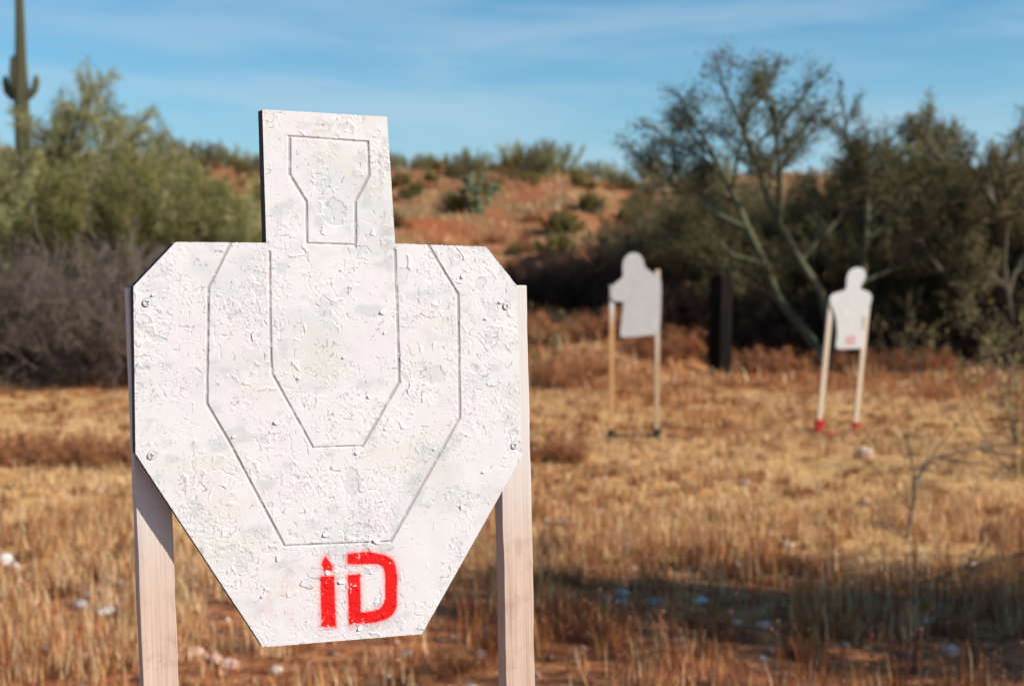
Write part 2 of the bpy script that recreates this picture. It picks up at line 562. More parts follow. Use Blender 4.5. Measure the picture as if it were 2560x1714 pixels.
    # routed grooves, kept shallow; tinted grey for scraped paint and the shade inside
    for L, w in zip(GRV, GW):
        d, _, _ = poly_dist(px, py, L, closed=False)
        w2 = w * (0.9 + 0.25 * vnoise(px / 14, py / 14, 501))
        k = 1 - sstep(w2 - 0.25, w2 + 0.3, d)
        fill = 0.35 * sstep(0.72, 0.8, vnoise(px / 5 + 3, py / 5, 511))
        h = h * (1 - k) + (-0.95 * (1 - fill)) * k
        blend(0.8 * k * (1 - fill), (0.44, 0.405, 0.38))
    for cx, cy in SCREWS:
        d = np.hypot(px - cx, py - cy)
        k = 1 - sstep(4.2, 5.6, d)
        h = h * (1 - k) - 0.55 * k
        blend(0.4 * k, (0.42, 0.42, 0.42))
    return h, col * PAINT

STEP = 0.64
u = np.arange(-205, 227, STEP); v = np.arange(-297, 277, STEP)
PX, PY = np.meshgrid(u, v)
ins = inside(PX, PY, OUT)
cell = ins[:-1, :-1] & ins[1:, :-1] & ins[:-1, 1:] & ins[1:, 1:]
used = np.zeros(PX.shape, dtype=int)
for sy in (slice(0, -1), slice(1, None)):
    for sx in (slice(0, -1), slice(1, None)):
        used[sy, sx] += cell
bnd = (used > 0) & (used < 4)
_, sx_, sy_ = poly_dist(PX[bnd], PY[bnd], OUT)
rg = 0.5 * (fbm(sx_ / 1.6, sy_ / 1.6, 601, 2) - 0.5) * np.where(sx_ > 78, 2.4, 1.0)
PX[bnd] = sx_ + rg * 0.7; PY[bnd] = sy_ + rg
act = used > 0
vid = -np.ones(PX.shape, dtype=int)
vid[act] = np.arange(act.sum())
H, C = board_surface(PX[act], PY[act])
TB = 18.0
VV = np.stack([PX[act] / 1000, PY[act] / 1000 - vg, H / 1000], -1)
q = np.stack([vid[:-1, :-1], vid[:-1, 1:], vid[1:, 1:], vid[1:, :-1]], -1)[cell]
ed = {}
for a_, b_ in ((0, 1), (1, 2), (2, 3), (3, 0)):
    pass
E_ = np.concatenate([q[:, [0, 1]], q[:, [1, 2]], q[:, [2, 3]], q[:, [3, 0]]])
key = E_.min(1).astype(np.int64) * 10000000 + E_.max(1)
uq, first, cnt = np.unique(key, return_index=True, return_counts=True)
be = E_[first[cnt == 1]]
bv = np.unique(be)
remap = -np.ones(len(VV), dtype=int); remap[bv] = len(VV) + np.arange(len(bv))
remap2 = -np.ones(len(VV), dtype=int); remap2[bv] = len(VV) + len(bv) + np.arange(len(bv))
Bt = VV[bv].copy(); Bk = VV[bv].copy(); Bk[:, 2] = -TB / 1000
side = np.stack([be[:, 1], be[:, 0], remap[be[:, 0]], remap[be[:, 1]]], -1)
side = np.stack([remap[be[:, 1]], remap[be[:, 0]], remap2[be[:, 0]], remap2[be[:, 1]]], -1)
AV = np.concatenate([VV, Bt, Bk])
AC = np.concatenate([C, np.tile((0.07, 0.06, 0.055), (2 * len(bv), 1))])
AQ = np.concatenate([q, side])
mi = np.concatenate([np.zeros(len(q), int), np.ones(len(side), int)])

m_paint, n, bs = new_mat('flaking_white_paint')
a = N(n, 'ShaderNodeAttribute', attribute_name='tint')
n.links.new(a.outputs['Color'], bs.inputs['Base Color'])
bs.inputs['Roughness'].default_value = 0.55
bs.inputs['Specular IOR Level'].default_value = 0.3
tcn = N(n, 'ShaderNodeTexCoord')
t = noise_node(n, tcn.outputs['Object'], 700, 3)
bump(n, bs, t.outputs['Fac'], 0.25, 0.0006)

m_edge, n, bs = new_mat('weathered_plywood_edge')
tcn = N(n, 'ShaderNodeTexCoord')
mpn = N(n, 'ShaderNodeMapping'); mpn.inputs['Scale'].default_value = (60, 60, 900)
n.links.new(tcn.outputs['Object'], mpn.inputs[0])
t = noise_node(n, mpn.outputs[0], 1.0, 4)
r_ = ramp(n, t.outputs['Fac'], [(0.3, (0.020, 0.018, 0.020)), (0.55, (0.055, 0.045, 0.042)), (0.75, (0.10, 0.08, 0.07))])
n.links.new(r_.outputs[0], bs.inputs['Base Color'])
bs.inputs['Roughness'].default_value = 0.9
bump(n, bs, t.outputs['Fac'], 0.5, 0.001)

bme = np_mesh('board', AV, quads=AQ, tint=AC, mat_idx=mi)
bm = bmesh.new(); bm.from_mesh(bme)
back = [bm.verts.new((x / 1000, y / 1000 - vg, -TB / 1000 - 0.0001)) for x, y in OUT]
f_ = bm.faces.new(back); f_.material_index = 1
f_.normal_update()
if f_.normal.z > 0: f_.normal_flip()
bm.to_mesh(bme); bm.free()
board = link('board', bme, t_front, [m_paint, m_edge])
board['label'] = 'white painted board cut as a head and torso, paint cracked and flaking'

# posts of pale pine, a little white overspray beside the board
m_pine, n, bs = new_mat('pale_pine')
tcn = N(n, 'ShaderNodeTexCoord')
mpn = N(n, 'ShaderNodeMapping'); mpn.inputs['Scale'].default_value = (420, 7, 420)
n.links.new(tcn.outputs['Object'], mpn.inputs[0])
t = noise_node(n, mpn.outputs[0], 1.0, 5, 0.6)
mp2 = N(n, 'ShaderNodeMapping'); mp2.inputs['Scale'].default_value = (90, 2.0, 90)
n.links.new(tcn.outputs['Object'], mp2.inputs[0])
tb = noise_node(n, mp2.outputs[0], 1.0, 3, 0.5)
r1 = ramp(n, t.outputs['Fac'], [(0.25, (0.42, 0.28, 0.20)), (0.5, (0.56, 0.405, 0.315)), (0.8, (0.63, 0.475, 0.38))])
r2 = ramp(n, tb.outputs['Fac'], [(0.3, (0.86, 0.83, 0.80)), (0.65, (1.05, 1.05, 1.05))])
mm = mixc(n, 1.0, r1.outputs[0], r2.outputs[0], 'MULTIPLY')
spx = N(n, 'ShaderNodeSeparateXYZ'); n.links.new(tcn.outputs['Object'], spx.inputs[0])
ov = N(n, 'ShaderNodeMapRange', interpolation_type='SMOOTHSTEP')
ov.inputs['From Min'].default_value = 1.09; ov.inputs['From Max'].default_value = 1.30
n.links.new(spx.outputs['Y'], ov.inputs['Value'])
ovn = noise_node(n, tcn.outputs['Object'], 60, 4)
ovm = N(n, 'ShaderNodeMath', operation='MULTIPLY'); n.links.new(ov.outputs[0], ovm.inputs[0]); ovm.inputs[1].default_value = 0.85
kmp = N(n, 'ShaderNodeMapping'); kmp.inputs['Scale'].default_value = (24, 9, 24)
n.links.new(tcn.outputs['Object'], kmp.inputs[0])
kv = N(n, 'ShaderNodeTexVoronoi'); kv.inputs['Scale'].default_value = 1.0; n.links.new(kmp.outputs[0], kv.inputs['Vector'])
kr = ramp(n, kv.outputs['Distance'], [(0.05, (0.55, 0.42, 0.36)), (0.13, (0.80, 0.74, 0.70)), (0.20, (1, 1, 1))])
dn_ = noise_node(n, tcn.outputs['Object'], 34, 6, 0.7)
dr_ = ramp(n, dn_.outputs['Fac'], [(0.34, (0.88, 0.86, 0.84)), (0.48, (1.06, 1.06, 1.06))])
mk = mixc(n, 1.0, mm.outputs[0], kr.outputs[0], 'MULTIPLY')
mk2 = mixc(n, 1.0, mk.outputs[0], dr_.outputs[0], 'MULTIPLY')
mm2 = mixc(n, ovm.outputs[0], mk2.outputs[0], (0.67, 0.63, 0.61))
n.links.new(mm2.outputs[0], bs.inputs['Base Color'])
bs.inputs['Roughness'].default_value = 0.75
bs.inputs['Specular IOR Level'].default_value = 0.2
bump(n, bs, t.outputs['Fac'], 0.35, 0.0008)

def wavy_post(x0, x1, y0, y1, z0, z1, seed):
    """sawn lath with slightly wandering arrises"""
    V = []; F = []
    K = 90
    for i in range(K + 1):
        y = y0 + (y1 - y0) * i / K
        for cx, cz, s in ((x0, z1, 0), (x1, z1, 1), (x1, z0, 2), (x0, z0, 3)):
            w = 0.0009 * (fbm(np.array([y * 22.0]), np.array([s * 9.1]), seed, 3)[0] - 0.5) * 2
            V.append((cx + w, y, cz + w * 0.5))
    for i in range(K):
        for k in range(4):
            F.append((i * 4 + k, i * 4 + (k + 1) % 4, i * 4 + 4 + (k + 1) % 4, i * 4 + 4 + k))
    F.append((3, 2, 1, 0)); F.append(tuple(K * 4 + k for k in range(4)))
    me = bpy.data.meshes.new('post'); me.from_pydata(V, [], F)
    bm = bmesh.new(); bm.from_mesh(me); bmesh.ops.recalc_face_normals(bm, faces=bm.faces)
    es = [e for e in bm.edges if e.is_manifold and e.calc_face_angle(0) > 0.8]
    bmesh.ops.bevel(bm, geom=es, offset=0.0008, segments=1, affect='EDGES')
    bm.to_mesh(me); bm.free()
    return me
for k, (x0, x1, top) in enumerate(((-0.2005, -0.1640, 0.094), (0.2050, 0.2415, 0.0845))):
    link('post', wavy_post(x0, x1, 0.02, top - vg, -0.0185 - 0.021, -0.0185, 700 + k), t_front, [m_pine])

# steel base with sockets, shared by the three stands
def stand_base(parent, mat, xs_, up_axis_y=True, zc=-0.03, w=0.05, tall=0.14, bar=-0.006):
    """two upright square sockets, a cross bar and two feet; x right, y up, z to the front"""
    for x in xs_:
        b = MB()
        o, i_ = w / 2, w / 2 - 0.004
        for lo, hi in (((x - o, 0.03, zc - o), (x - i_, tall, zc + o)), ((x + i_, 0.03, zc - o), (x + o, tall, zc + o)),
                       ((x - i_, 0.03, zc - o), (x + i_, tall, zc - i_)), ((x - i_, 0.03, zc + i_), (x + i_, tall, zc + o)),
                       ((x - o, 0.024, zc - o), (x + o, 0.0295, zc + o))):
            b.box(lo, hi)
        link('socket', b.mesh('socket'), parent, [mat])
        b = MB(); b.box((x - 0.02, -0.01, zc - 0.24), (x + 0.02, 0.0235, zc + 0.24))
        link('foot', b.mesh('foot', bevel=0.003), parent, [mat])
    b = MB(); b.box((xs_[0] + 0.030, bar, zc - 0.014), (xs_[1] - 0.030, bar + 0.026, zc + 0.014))
    link('crossbar', b.mesh('crossbar', bevel=0.003), parent, [mat])

m_black = simple('black_steel', (0.015, 0.015, 0.017), 0.5, 0.3, 30)
m_red = simple('red_steel', (0.50, 0.012, 0.018), 0.5, 0.3, 30)
stand_base(t_front, m_black, (-0.182, 0.223), zc=-0.029, w=0.056)

# screws: countersunk cross-head, painted over
m_screw = simple('painted_screw', (0.60, 0.60, 0.60), 0.45, 0.25, 400, 0.2)
def screw_mesh():
    b = MB(); n_ = 16
    rings = [(0.0040, -0.0012), (0.0040, 0.0002), (0.0036, 0.0005)]
    for r, z in rings:
        for k in range(n_):
            t = 2 * math.pi * k / n_
            b.v.append((r * math.cos(t), r * math.sin(t), z))
    for i in range(2):
        for k in range(n_):
            k2 = (k + 1) % n_
            b.f.append((i * n_ + k, i * n_ + k2, i * n_ + n_ + k2, i * n_ + n_ + k))
    # cross recess: inner star ring, sunk
    L, W = 0.0027, 0.0007
    star = [(L, -W), (L, W), (W, W), (W, L), (-W, L), (-W, W), (-L, W), (-L, -W), (-W, -W), (-W, -L), (W, -L), (W, -W)]
    s0 = len(b.v)
    for x, y in star: b.v.append((x, y, 0.0005))
    s1 = len(b.v)
    for x, y in star: b.v.append((x, y, -0.0011))
    for k in range(12):
        k2 = (k + 1) % 12
        b.f.append((s0 + k, s0 + k2, s1 + k2, s1 + k))
    b.f.append(tuple(s1 + k for k in range(12)))
    # top annulus between the head's rim and the star
    top = 2 * n_
    ang = [math.atan2(y, x) % (2 * math.pi) for x, y in star]
    j = min(range(12), key=lambda i: ang[i] if ang[i] < 6.2 else 9)
    order = sorted(range(12), key=lambda i: ang[i])
    i_o = 0; i_s = 0
    while i_o < n_ or i_s < 12:
        ao = 2 * math.pi * (i_o + 1) / n_ if i_o < n_ else 99
        as_ = (ang[order[(i_s + 1) % 12]] + (2 * math.pi if i_s + 1 >= 12 else 0)) if i_s < 12 else 99
        if ao <= as_:
            b.f.append((top + i_o % n_, top + (i_o + 1) % n_, s0 + order[i_s % 12])); i_o += 1
        else:
            b.f.append((top + i_o % n_, s0 + order[(i_s + 1) % 12], s0 + order[i_s % 12])); i_s += 1
    me = bpy.data.meshes.new('screw'); me.from_pydata(b.v, [], b.f)
    bm = bmesh.new(); bm.from_mesh(me); bmesh.ops.recalc_face_normals(bm, faces=bm.faces); bm.to_mesh(me); bm.free()
    return me
sme = screw_mesh()
rs = random.Random(5)
for (x, y), rot, dz in zip(SCREWS, (0.5, 0.8, 0.1, 0.35), (0.0009, 0.0007, 0.0004, 0.0006)):
    s = link('screw', sme, board, [m_screw])
    s.location = (x / 1000, y / 1000 - vg, dz)
    s.rotation_euler = (rs.uniform(-.08, .08), rs.uniform(-.08, .08), rot)

# big loose flakes of paint, curled off the board
m_flake = simple('loose_paint', (0.69, 0.665, 0.66), 0.6, 0.05, 300)
def flake_mesh(L, W, curl, seed):
    r = random.Random(seed)
    n1, n2 = 6, 4
    V = []; F = []
    for i in range(n1 + 1):
        s = i / n1
        hw = W * (0.55 + 0.45 * math.sin(math.pi * (0.25 + 0.6 * s))) * (1 - 0.6 * s ** 3)
        th = curl * s ** 1.6
        for j in range(n2 + 1):
            w = (j / n2 - 0.5) * 2 * hw * (1 + r.uniform(-.16, .16) * (j in (0, n2)))
            z = L * (1 - math.cos(th)) * 0.27 * s + 0.0003 + 0.0004 * s * (j / n2 - .5) * 2
            V.append((L * s * (0.75 + 0.25 * math.cos(th)) + r.uniform(-.0003, .0003) * (i == n1), w, z))
    k = len(V)
    V += [(x, y, z - 0.00045) for x, y, z in V]
    c = n2 + 1
    for i in range(n1):
        for j in range(n2):
            a_ = i * c + j
            F.append((a_, a_ + 1, a_ + c + 1, a_ + c))
            F.append((k + a_, k + a_ + c, k + a_ + c + 1, k + a_ + 1))
    rim = [j for j in range(c)] + [i * c + n2 for i in range(1, n1 + 1)] + [n1 * c + j for j in range(n2 - 1, -1, -1)] + [i * c for i in range(n1 - 1, 0, -1)]
    for i in range(len(rim)):
        a_, b_ = rim[i], rim[(i + 1) % len(rim)]
        F.append((b_, a_, k + a_, k + b_))
    me = bpy.data.meshes.new('paint_flake'); me.from_pydata(V, [], F); me.update()
    return me
# x, y, length, half width, curl, direction (deg)
for i, (x, y, L, W, cu, di) in enumerate(((-4.5, -171, 7.5, 3.0, 1.0, 200), (-36, -221, 15, 3.0, 0.7, -28), (-54, -49, 7, 2.6, 1.1, 185), (159, 98, 6, 2.8, 1.1, 200),
        (-7, -211, 5, 2.2, 0.9, 250), (66, 62, 7, 3.0, 0.9, 190), (33, -86, 7, 2.6, 1.0, 205), (52, -187, 8, 2.4, 0.8, 160),
        (-80, 40, 8, 4.5, 0.6, 10), (30, -276, 7, 2.6, 1.0, 210), (11, -225, 7, 2.5, 0.8, 180), (205, 68, 7, 2.0, 0.7, 185), (150, -160, 6, 2.4, 0.9, 120),
        (-60, -190, 6, 2.0, 0.9, 260), (-78, 42, 8, 3.5, 0.5, 5), (-176, 88, 5, 1.6, 0.8, 200), (20, 15, 4, 1.5, 1.0, 190), (66, 40, 4, 1.5, 1.1, 210), (-30, -5, 4, 1.4, 1.1, 170), (46, -30, 4, 1.6, 1.0, 150), (-100, -60, 5, 1.8, 0.9, 205), (178, -120, 5, 1.6, 0.9, 190), (185, 50, 5, 1.5, 0.9, 185), (120, -90, 4, 1.4, 1.0, 200))):
    f = link('paint_flake', flake_mesh(L / 1000, W / 1000, cu, 40 + i), board, [m_flake])
    f.location = (x / 1000, y / 1000 - vg, 0.0006)
    f.rotation_euler = (0, 0, R(di))
# fibres standing out of the sawn edges
m_fibre = simple('wood_fibre', (0.62, 0.55, 0.48), 0.8, 0.2, 200)
b = MB(); rf = random.Random(77)
def fibres(p, q_, k, ln):
    for _ in range(k):
        s = rf.random()
        x = p[0] + (q_[0] - p[0]) * s; y = p[1] + (q_[1] - p[1]) * s
        tx, ty = q_[0] - p[0], q_[1] - p[1]; l = math.hypot(tx, ty); nx_, ny_ = -ty / l, tx / l
        L = ln * rf.uniform(0.3, 1.0); sl = rf.uniform(-0.9, 0.9); z0 = rf.uniform(-14, 0)
        a_ = Vector((x - nx_ * 0.5, y - ny_ * 0.5, z0)); e_ = a_ + Vector((nx_ + tx / l * sl, ny_ + ty / l * sl, rf.uniform(-.5, .6))) * L
        m_ = (a_ + e_) / 2 + Vector((rf.uniform(-.3, .3), rf.uniform(-.3, .3), 0.2)) * L * 0.3
        b.tube([Vector((c.x / 1000, c.y / 1000 - vg, c.z / 1000)) for c in (a_, m_, e_)], (0.00028, 0.00022, 0.0001), 3, False)
fibres((184.5, 128.8), (79, 133.9), 70, 2.2)
fibres((220.5, 85.8), (184.5, 128.8), 40, 2.4)
fibres((97.7, -293.3), (222.8, -106.5), 150, 2.6)
fibres((-78.9, -284.5), (97.7, -293.3), 30, 1.6)
fibres((-201.9, -71.6), (-78.9, -284.5), 26, 2.6)
fibres((-197.8, 95.7), (-201.9, -71.6), 16, 2.6)
fibres((-154.4, 139.3), (-197.8, 95.7), 10, 3.4)
fibres((-61.3, 273.8), (-61.7, 137), 12, 2.0)
fo = link('edge_splinters', b.mesh('edge_splinters'), board, [m_fibre])
fo['kind'] = 'stuff'

# ================================================================ THE TWO TARGETS DOWN RANGE
m_sil = simple('matt_white_panel', (0.50, 0.482, 0.475), 0.75, 0.06, 14)
m_sil2 = simple('bright_white_panel', (0.59, 0.573, 0.56), 0.75, 0.05, 14)
def lath_mat(name, c, white_from, white_to, white_max=1.0):
    m, n, bs = new_mat(name)
    tcn = N(n, 'ShaderNodeTexCoord')
    mpn = N(n, 'ShaderNodeMapping'); mpn.inputs['Scale'].default_value = (150, 4, 150)
    n.links.new(tcn.outputs['Object'], mpn.inputs[0])
    t = noise_node(n, mpn.outputs[0], 1, 4)
    r = ramp(n, t.outputs['Fac'], [(0.3, tuple(k * 0.8 for k in c)), (0.7, tuple(min(1, k * 1.12) for k in c))])
    s = N(n, 'ShaderNodeSeparateXYZ'); n.links.new(tcn.outputs['Object'], s.inputs[0])
    o = N(n, 'ShaderNodeMapRange', interpolation_type='SMOOTHSTEP')
    o.inputs['From Min'].default_value = white_from; o.inputs['From Max'].default_value = white_to
    o.inputs['To Max'].default_value = white_max
    n.links.new(s.outputs['Y'], o.inputs['Value'])
    mm = mixc(n, o.outputs[0], r.outputs[0], (0.66, 0.63, 0.61))
    n.links.new(mm.outputs[0], bs.inputs['Base Color'])
    bs.inputs['Roughness'].default_value = 0.8
    return m
m_lath_o = lath_mat('orange_lath', (0.56, 0.30, 0.12), 0.95, 1.25)
m_lath_t = lath_mat('tan_lath', (0.52, 0.35, 0.20), 0.60, 0.95, 0.35)
m_lath_p = lath_mat('pale_lath', (0.66, 0.52, 0.38), 0.9, 1.3)

def target_frame(x, y, yaw, lean):
    a_ = R(yaw); l = R(lean)
    r0 = Vector((math.cos(a_), math.sin(a_), 0)); up = Vector((0, 0, 1))
    e1 = r0 * math.cos(l) - up * math.sin(l); e2 = up * math.cos(l) + r0 * math.sin(l); e3 = e1.cross(e2)
    o = empty('shooting_target')
    o.matrix_world = Matrix.Translation((x, y, g1(x, y))) @ Matrix(((e1.x, e2.x, e3.x), (e1.y, e2.y, e3.y), (e1.z, e2.z, e3.z))).to_4x4()
    return o

def smooth_poly(P, it=2):
    for _ in range(it):
        Q = []
        for i in range(len(P)):
            a_, b_ = P[i], P[(i + 1) % len(P)]
            Q.append((a_[0] * .75 + b_[0] * .25, a_[1] * .75 + b_[1] * .25)); Q.append((a_[0] * .25 + b_[0] * .75, a_[1] * .25 + b_[1] * .75))
        P = Q
    return P

def panel(name, P, z0, z1, mat, parent):
    V = [(x, y, z1) for x, y in P] + [(x, y, z0) for x, y in P]
    k = len(P)
    F = [tuple(range(k)), tuple(range(2 * k - 1, k - 1, -1))] + [((i + 1) % k, i, k + i, k + (i + 1) % k) for i in range(k)]
    me = bpy.data.meshes.new(name); me.from_pydata(V, [], F)
    bm = bmesh.new(); bm.from_mesh(me); bmesh.ops.recalc_face_normals(bm, faces=bm.faces); bm.to_mesh(me); bm.free()
    return link(name, me, parent, [mat])

SA = [(-0.125, 1.538), (-0.112, 1.602), (-0.066, 1.646), (-0.02, 1.659), (0.033, 1.64), (0.066, 1.589), (0.073, 1.532), (0.112, 1.5), (0.172, 1.462), (0.212, 1.443), (0.228, 1.398),
      (0.226, 1.219), (0.221, 1.013), (0.206, 0.945), (0.181, 0.937), (0.023, 0.92), (-0.122, 0.911), (-0.142, 0.925), (-0.142, 0.945), (-0.123, 1.118), (-0.112, 1.20), (-0.120, 1.232), (-0.189, 1.223), (-0.222, 1.258), (-0.235, 1.309),
      (-0.222, 1.36), (-0.177, 1.398), (-0.124, 1.436), (-0.118, 1.475)]
SB = [(-0.049, 1.41), (-0.048, 1.464), (-0.017, 1.52), (0.048, 1.546), (0.109, 1.539), (0.139, 1.495), (0.135, 1.441), (0.103, 1.384), (0.095, 1.35), (0.153, 1.342), (0.2, 1.326), (0.227, 1.288), (0.219, 1.22),
      (0.189, 1.15), (0.15, 1.093), (0.152, 1.013), (0.175, 0.934), (0.192, 0.825), (0.18, 0.81), (0.107, 0.801), (-0.07, 0.782), (-0.09, 0.795), (-0.094, 0.831), (-0.089, 0.925), (-0.114, 1.043), (-0.145, 1.121), (-0.189, 1.184),
      (-0.206, 1.235), (-0.184, 1.277), (-0.112, 1.304), (-0.043, 1.324)]
t_a = target_frame(1.088, 12.50, 10, 0)
tag(t_a, 'grey white silhouette target with one bent arm, on orange laths in a black base', 'target')
panel('panel', smooth_poly(SA), 0.0, 0.012, m_sil, t_a)
for x0, x1, top, m in ((-0.2345, -0.1925, 1.37, m_lath_o), (0.178, 0.220, 1.507, m_lath_t)):
    b = MB(); b.box((x0, 0.032, -0.021), (x1, top, -0.001)); link('post', b.mesh('post', bevel=0.001), t_a, [m])
stand_base(t_a, m_black, (-0.2135, 0.199), zc=-0.011, w=0.055, tall=0.10, bar=0.03)
t_b = target_frame(2.977, 13.016, 16, 5.5)
tag(t_b, 'leaning white head and shoulders target with red mark, on pale laths in red sockets', 'target')
pb = panel('panel', smooth_poly(SB), 0.0, 0.012, m_sil2, t_b)
for x0, x1, top in ((-0.198, -0.152, 1.20), (0.176, 0.222, 1.25)):
    b = MB(); b.box((x0, 0.032, -0.021), (x1, top, -0.001)); link('post', b.mesh('post', bevel=0.001), t_b, [m_lath_p])
stand_base(t_b, m_red, (-0.175, 0.199), zc=-0.011, w=0.055, tall=0.125)
m_mark = simple('faded_red_stencil', (0.66, 0.10, 0.14), 0.7, 0.3, 60)
for L in LET:
    P = [((x - 27) / 1000 * 1.05 + 0.046, (y + 234) / 1000 * 1.05 + 0.876) for x, y in L]
    panel('stencil_mark', P, 0.0125, 0.0132, m_mark, pb)

# ================================================================ DARK UPRIGHT POST
m_tie, n, bs = new_mat('tarred_timber')
tcn = N(n, 'ShaderNodeTexCoord')
mpn = N(n, 'ShaderNodeMapping'); mpn.inputs['Scale'].default_value = (40, 40, 3)
n.links.new(tcn.outputs['Object'], mpn.inputs[0])
t = noise_node(n, mpn.outputs[0], 1, 6, 0.65)
r_ = ramp(n, t.outputs['Fac'], [(0.3, (0.004, 0.004, 0.004)), (0.6, (0.018, 0.014, 0.012)), (0.85, (0.045, 0.036, 0.028))])
n.links.new(r_.outputs[0], bs.inputs['Base Color']); bs.inputs['Roughness'].default_value = 1.0; bs.inputs['Specular IOR Level'].default_value = 0.05
bump(n, bs, t.outputs['Fac'], 0.8, 0.012)
b = MB()
rp = random.Random(3)
K = 14; V = []; F = []
prof = [(-.135, -.10), (-.125, -.11), (.125, -.11), (.135, -.10), (.135, .10), (.125, .11), (-.125, .11), (-.135, .10)]
for i in range(K + 1):
    for x, y in prof:
        V.append((x + rp.uniform(-.004, .004), y + rp.uniform(-.004, .004), -0.15 + 1.58 * i / K + (rp.uniform(-.015, .015) if i == K else 0)))
for i in range(K):
    for k in range(8):
        F.append((i * 8 + k, i * 8 + (k + 1) % 8, i * 8 + 8 + (k + 1) % 8, i * 8 + 8 + k))
F.append(tuple(reversed(range(8)))); F.append(tuple(K * 8 + k for k in range(8)))
me = bpy.data.meshes.new('timber_post'); me.from_pydata(V, [], F)
tie = link('timber_post', me, None, [m_tie])
tie.location = (3.03, 20.7, g1(3.03, 20.7)); tie.rotation_euler = (0, R(0.6), R(-58))
tag(tie, 'thick blackened upright timber post in front of the dark trees', 'post')

# ================================================================ PLANTS
m_wood_grey = attr_mat('grey_twigs', 0.9, vary=0.2)
m_leaf = attr_mat('desert_leaves', 0.75, trans=0.38, spec=0.2, vary=0.22)

class Plant:
    def __init__(s, seed):
        s.r = random.Random(seed); s.mb = MB(); s.tips = []
    def limb(s, p, d, L, r0, r1, seg, wob, up, sides):
        pts = [Vector(p)]; d = Vector(d).normalized(); rad = [r0]
        for i in range(seg):
            d = d + Vector((s.r.uniform(-1, 1), s.r.uniform(-1, 1), s.r.uniform(-1, 1))) * wob + Vector((0, 0, up))
            d.normalize()
            pts.append(pts[-1] + d * (L / seg)); rad.append(r0 + (r1 - r0) * (i + 1) / seg)
        s.mb.tube(pts, rad, sides, cap=False)
        return pts
    def grow(s, p, d, L, r, spec, lvl=0):
        """spec: list per level of dict(n, len, ang, wob, up, seg, sides, start, leaf)"""
        c = spec[lvl]
        pts = s.limb(p, d, L, r, r * c.get('taper', 0.4), c['seg'], c['wob'], c['up'], c['sides'])
        if c.get('leaf'):
            st = int(len(pts) * c.get('lstart', 0.2))
            for i in range(st, len(pts) - 1):
                for k in range(c['leaf']):
                    t = s.r.random()
                    s.tips.append(pts[i].lerp(pts[i + 1], t))
        if lvl + 1 < len(spec):
            c2 = spec[lvl + 1]
            for k in range(c2['n']):
                t = c2['start'] + (1 - c2['start']) * (k + s.r.random()) / c2['n']
                f = t * (len(pts) - 1); i = min(int(f), len(pts) - 2)
                q_ = pts[i].lerp(pts[i + 1], f - i)
                dd = (pts[i + 1] - pts[i]).normalized()
                o = dd.orthogonal().normalized(); o.rotate(Matrix.Rotation(s.r.uniform(0, 6.283), 3, dd))
                a_ = R(c2['ang'] * s.r.uniform(0.6, 1.3))
                nd = dd * math.cos(a_) + o * math.sin(a_)
                s.grow(q_, nd, L * c2['len'] * s.r.uniform(0.6, 1.25) * (1.1 - 0.5 * t), r * c2.get('rr', 0.45), spec, lvl + 1)

def leaf_mesh(name, tips, per, spread, ln, wd, palette, seed, droop=0.0):
    rng = np.random.default_rng(seed)
    T = np.array([(p.x, p.y, p.z) for p in tips])
    T = np.repeat(T, per, 0); k = len(T)
    T = T + rng.normal(0, spread, (k, 3))
    d = rng.normal(0, 1, (k, 3)); d[:, 2] -= droop; d /= np.linalg.norm(d, axis=1)[:, None]
    e = rng.normal(0, 1, (k, 3)); e -= (e * d).sum(1)[:, None] * d; e /= np.linalg.norm(e, axis=1)[:, None]
    L = ln * rng.uniform(0.6, 1.3, (k, 1)); W = wd * rng.uniform(0.6, 1.3, (k, 1))
    V = np.stack([T, T + d * L * 0.5 + e * W * 0.5, T + d * L, T + d * L * 0.5 - e * W * 0.5], 1).reshape(-1, 3)
    Q = np.arange(4 * k).reshape(-1, 4)
    pal = np.array(palette); ci = rng.integers(0, len(pal), k)
    c = pal[ci] * rng.uniform(0.75, 1.25, (k, 1))
    return np_mesh(name, V, quads=Q, tint=np.repeat(c, 4, 0))

def wood_mesh(mb, color, var=0.2, seed=0):
    me = bpy.data.meshes.new('trunk'); me.from_pydata(mb.v, [], mb.f); me.update()
    k = len(mb.v); V = np.array(mb.v)
    f = 1 + var * 2 * (fbm(V[:, 0] * 5 + V[:, 2] * 3, V[:, 1] * 5 + V[:, 2] * 2, seed, 2) - 0.5)
    c = np.ones((k, 4), dtype=np.float32); c[:, :3] = np.array(color)[None] * f[:, None]
    at = me.attributes.new('tint', 'FLOAT_COLOR', 'POINT'); at.data.foreach_set('color', c.ravel())
    for p in me.polygons: p.use_smooth = True
    return me

PROTO = {}
def proto(key, wood, leaf):
    PROTO[key] = (wood, leaf)

OLIVE = [(0.234, 0.234, 0.066), (0.305, 0.276, 0.086), (0.359, 0.276, 0.093), (0.18, 0.185, 0.056)]
LIGHTGREEN = [(0.36, 0.36, 0.151), (0.427, 0.397, 0.187), (0.293, 0.307, 0.122), (0.45, 0.367, 0.172)]
DARKGREEN = [(0.157, 0.144, 0.061), (0.223, 0.19, 0.086), (0.113, 0.101, 0.05), (0.256, 0.183, 0.097)]
DRY = [(0.216, 0.149, 0.111), (0.169, 0.125, 0.108), (0.27, 0.17, 0.105), (0.115, 0.088, 0.076)]
DARKDRY = [(0.128, 0.078, 0.061), (0.083, 0.057, 0.049), (0.18, 0.093, 0.055), (0.063, 0.048, 0.043)]
GOLD = [(0.26, 0.19, 0.055), (0.20, 0.17, 0.06), (0.32, 0.20, 0.07), (0.15, 0.15, 0.05)]

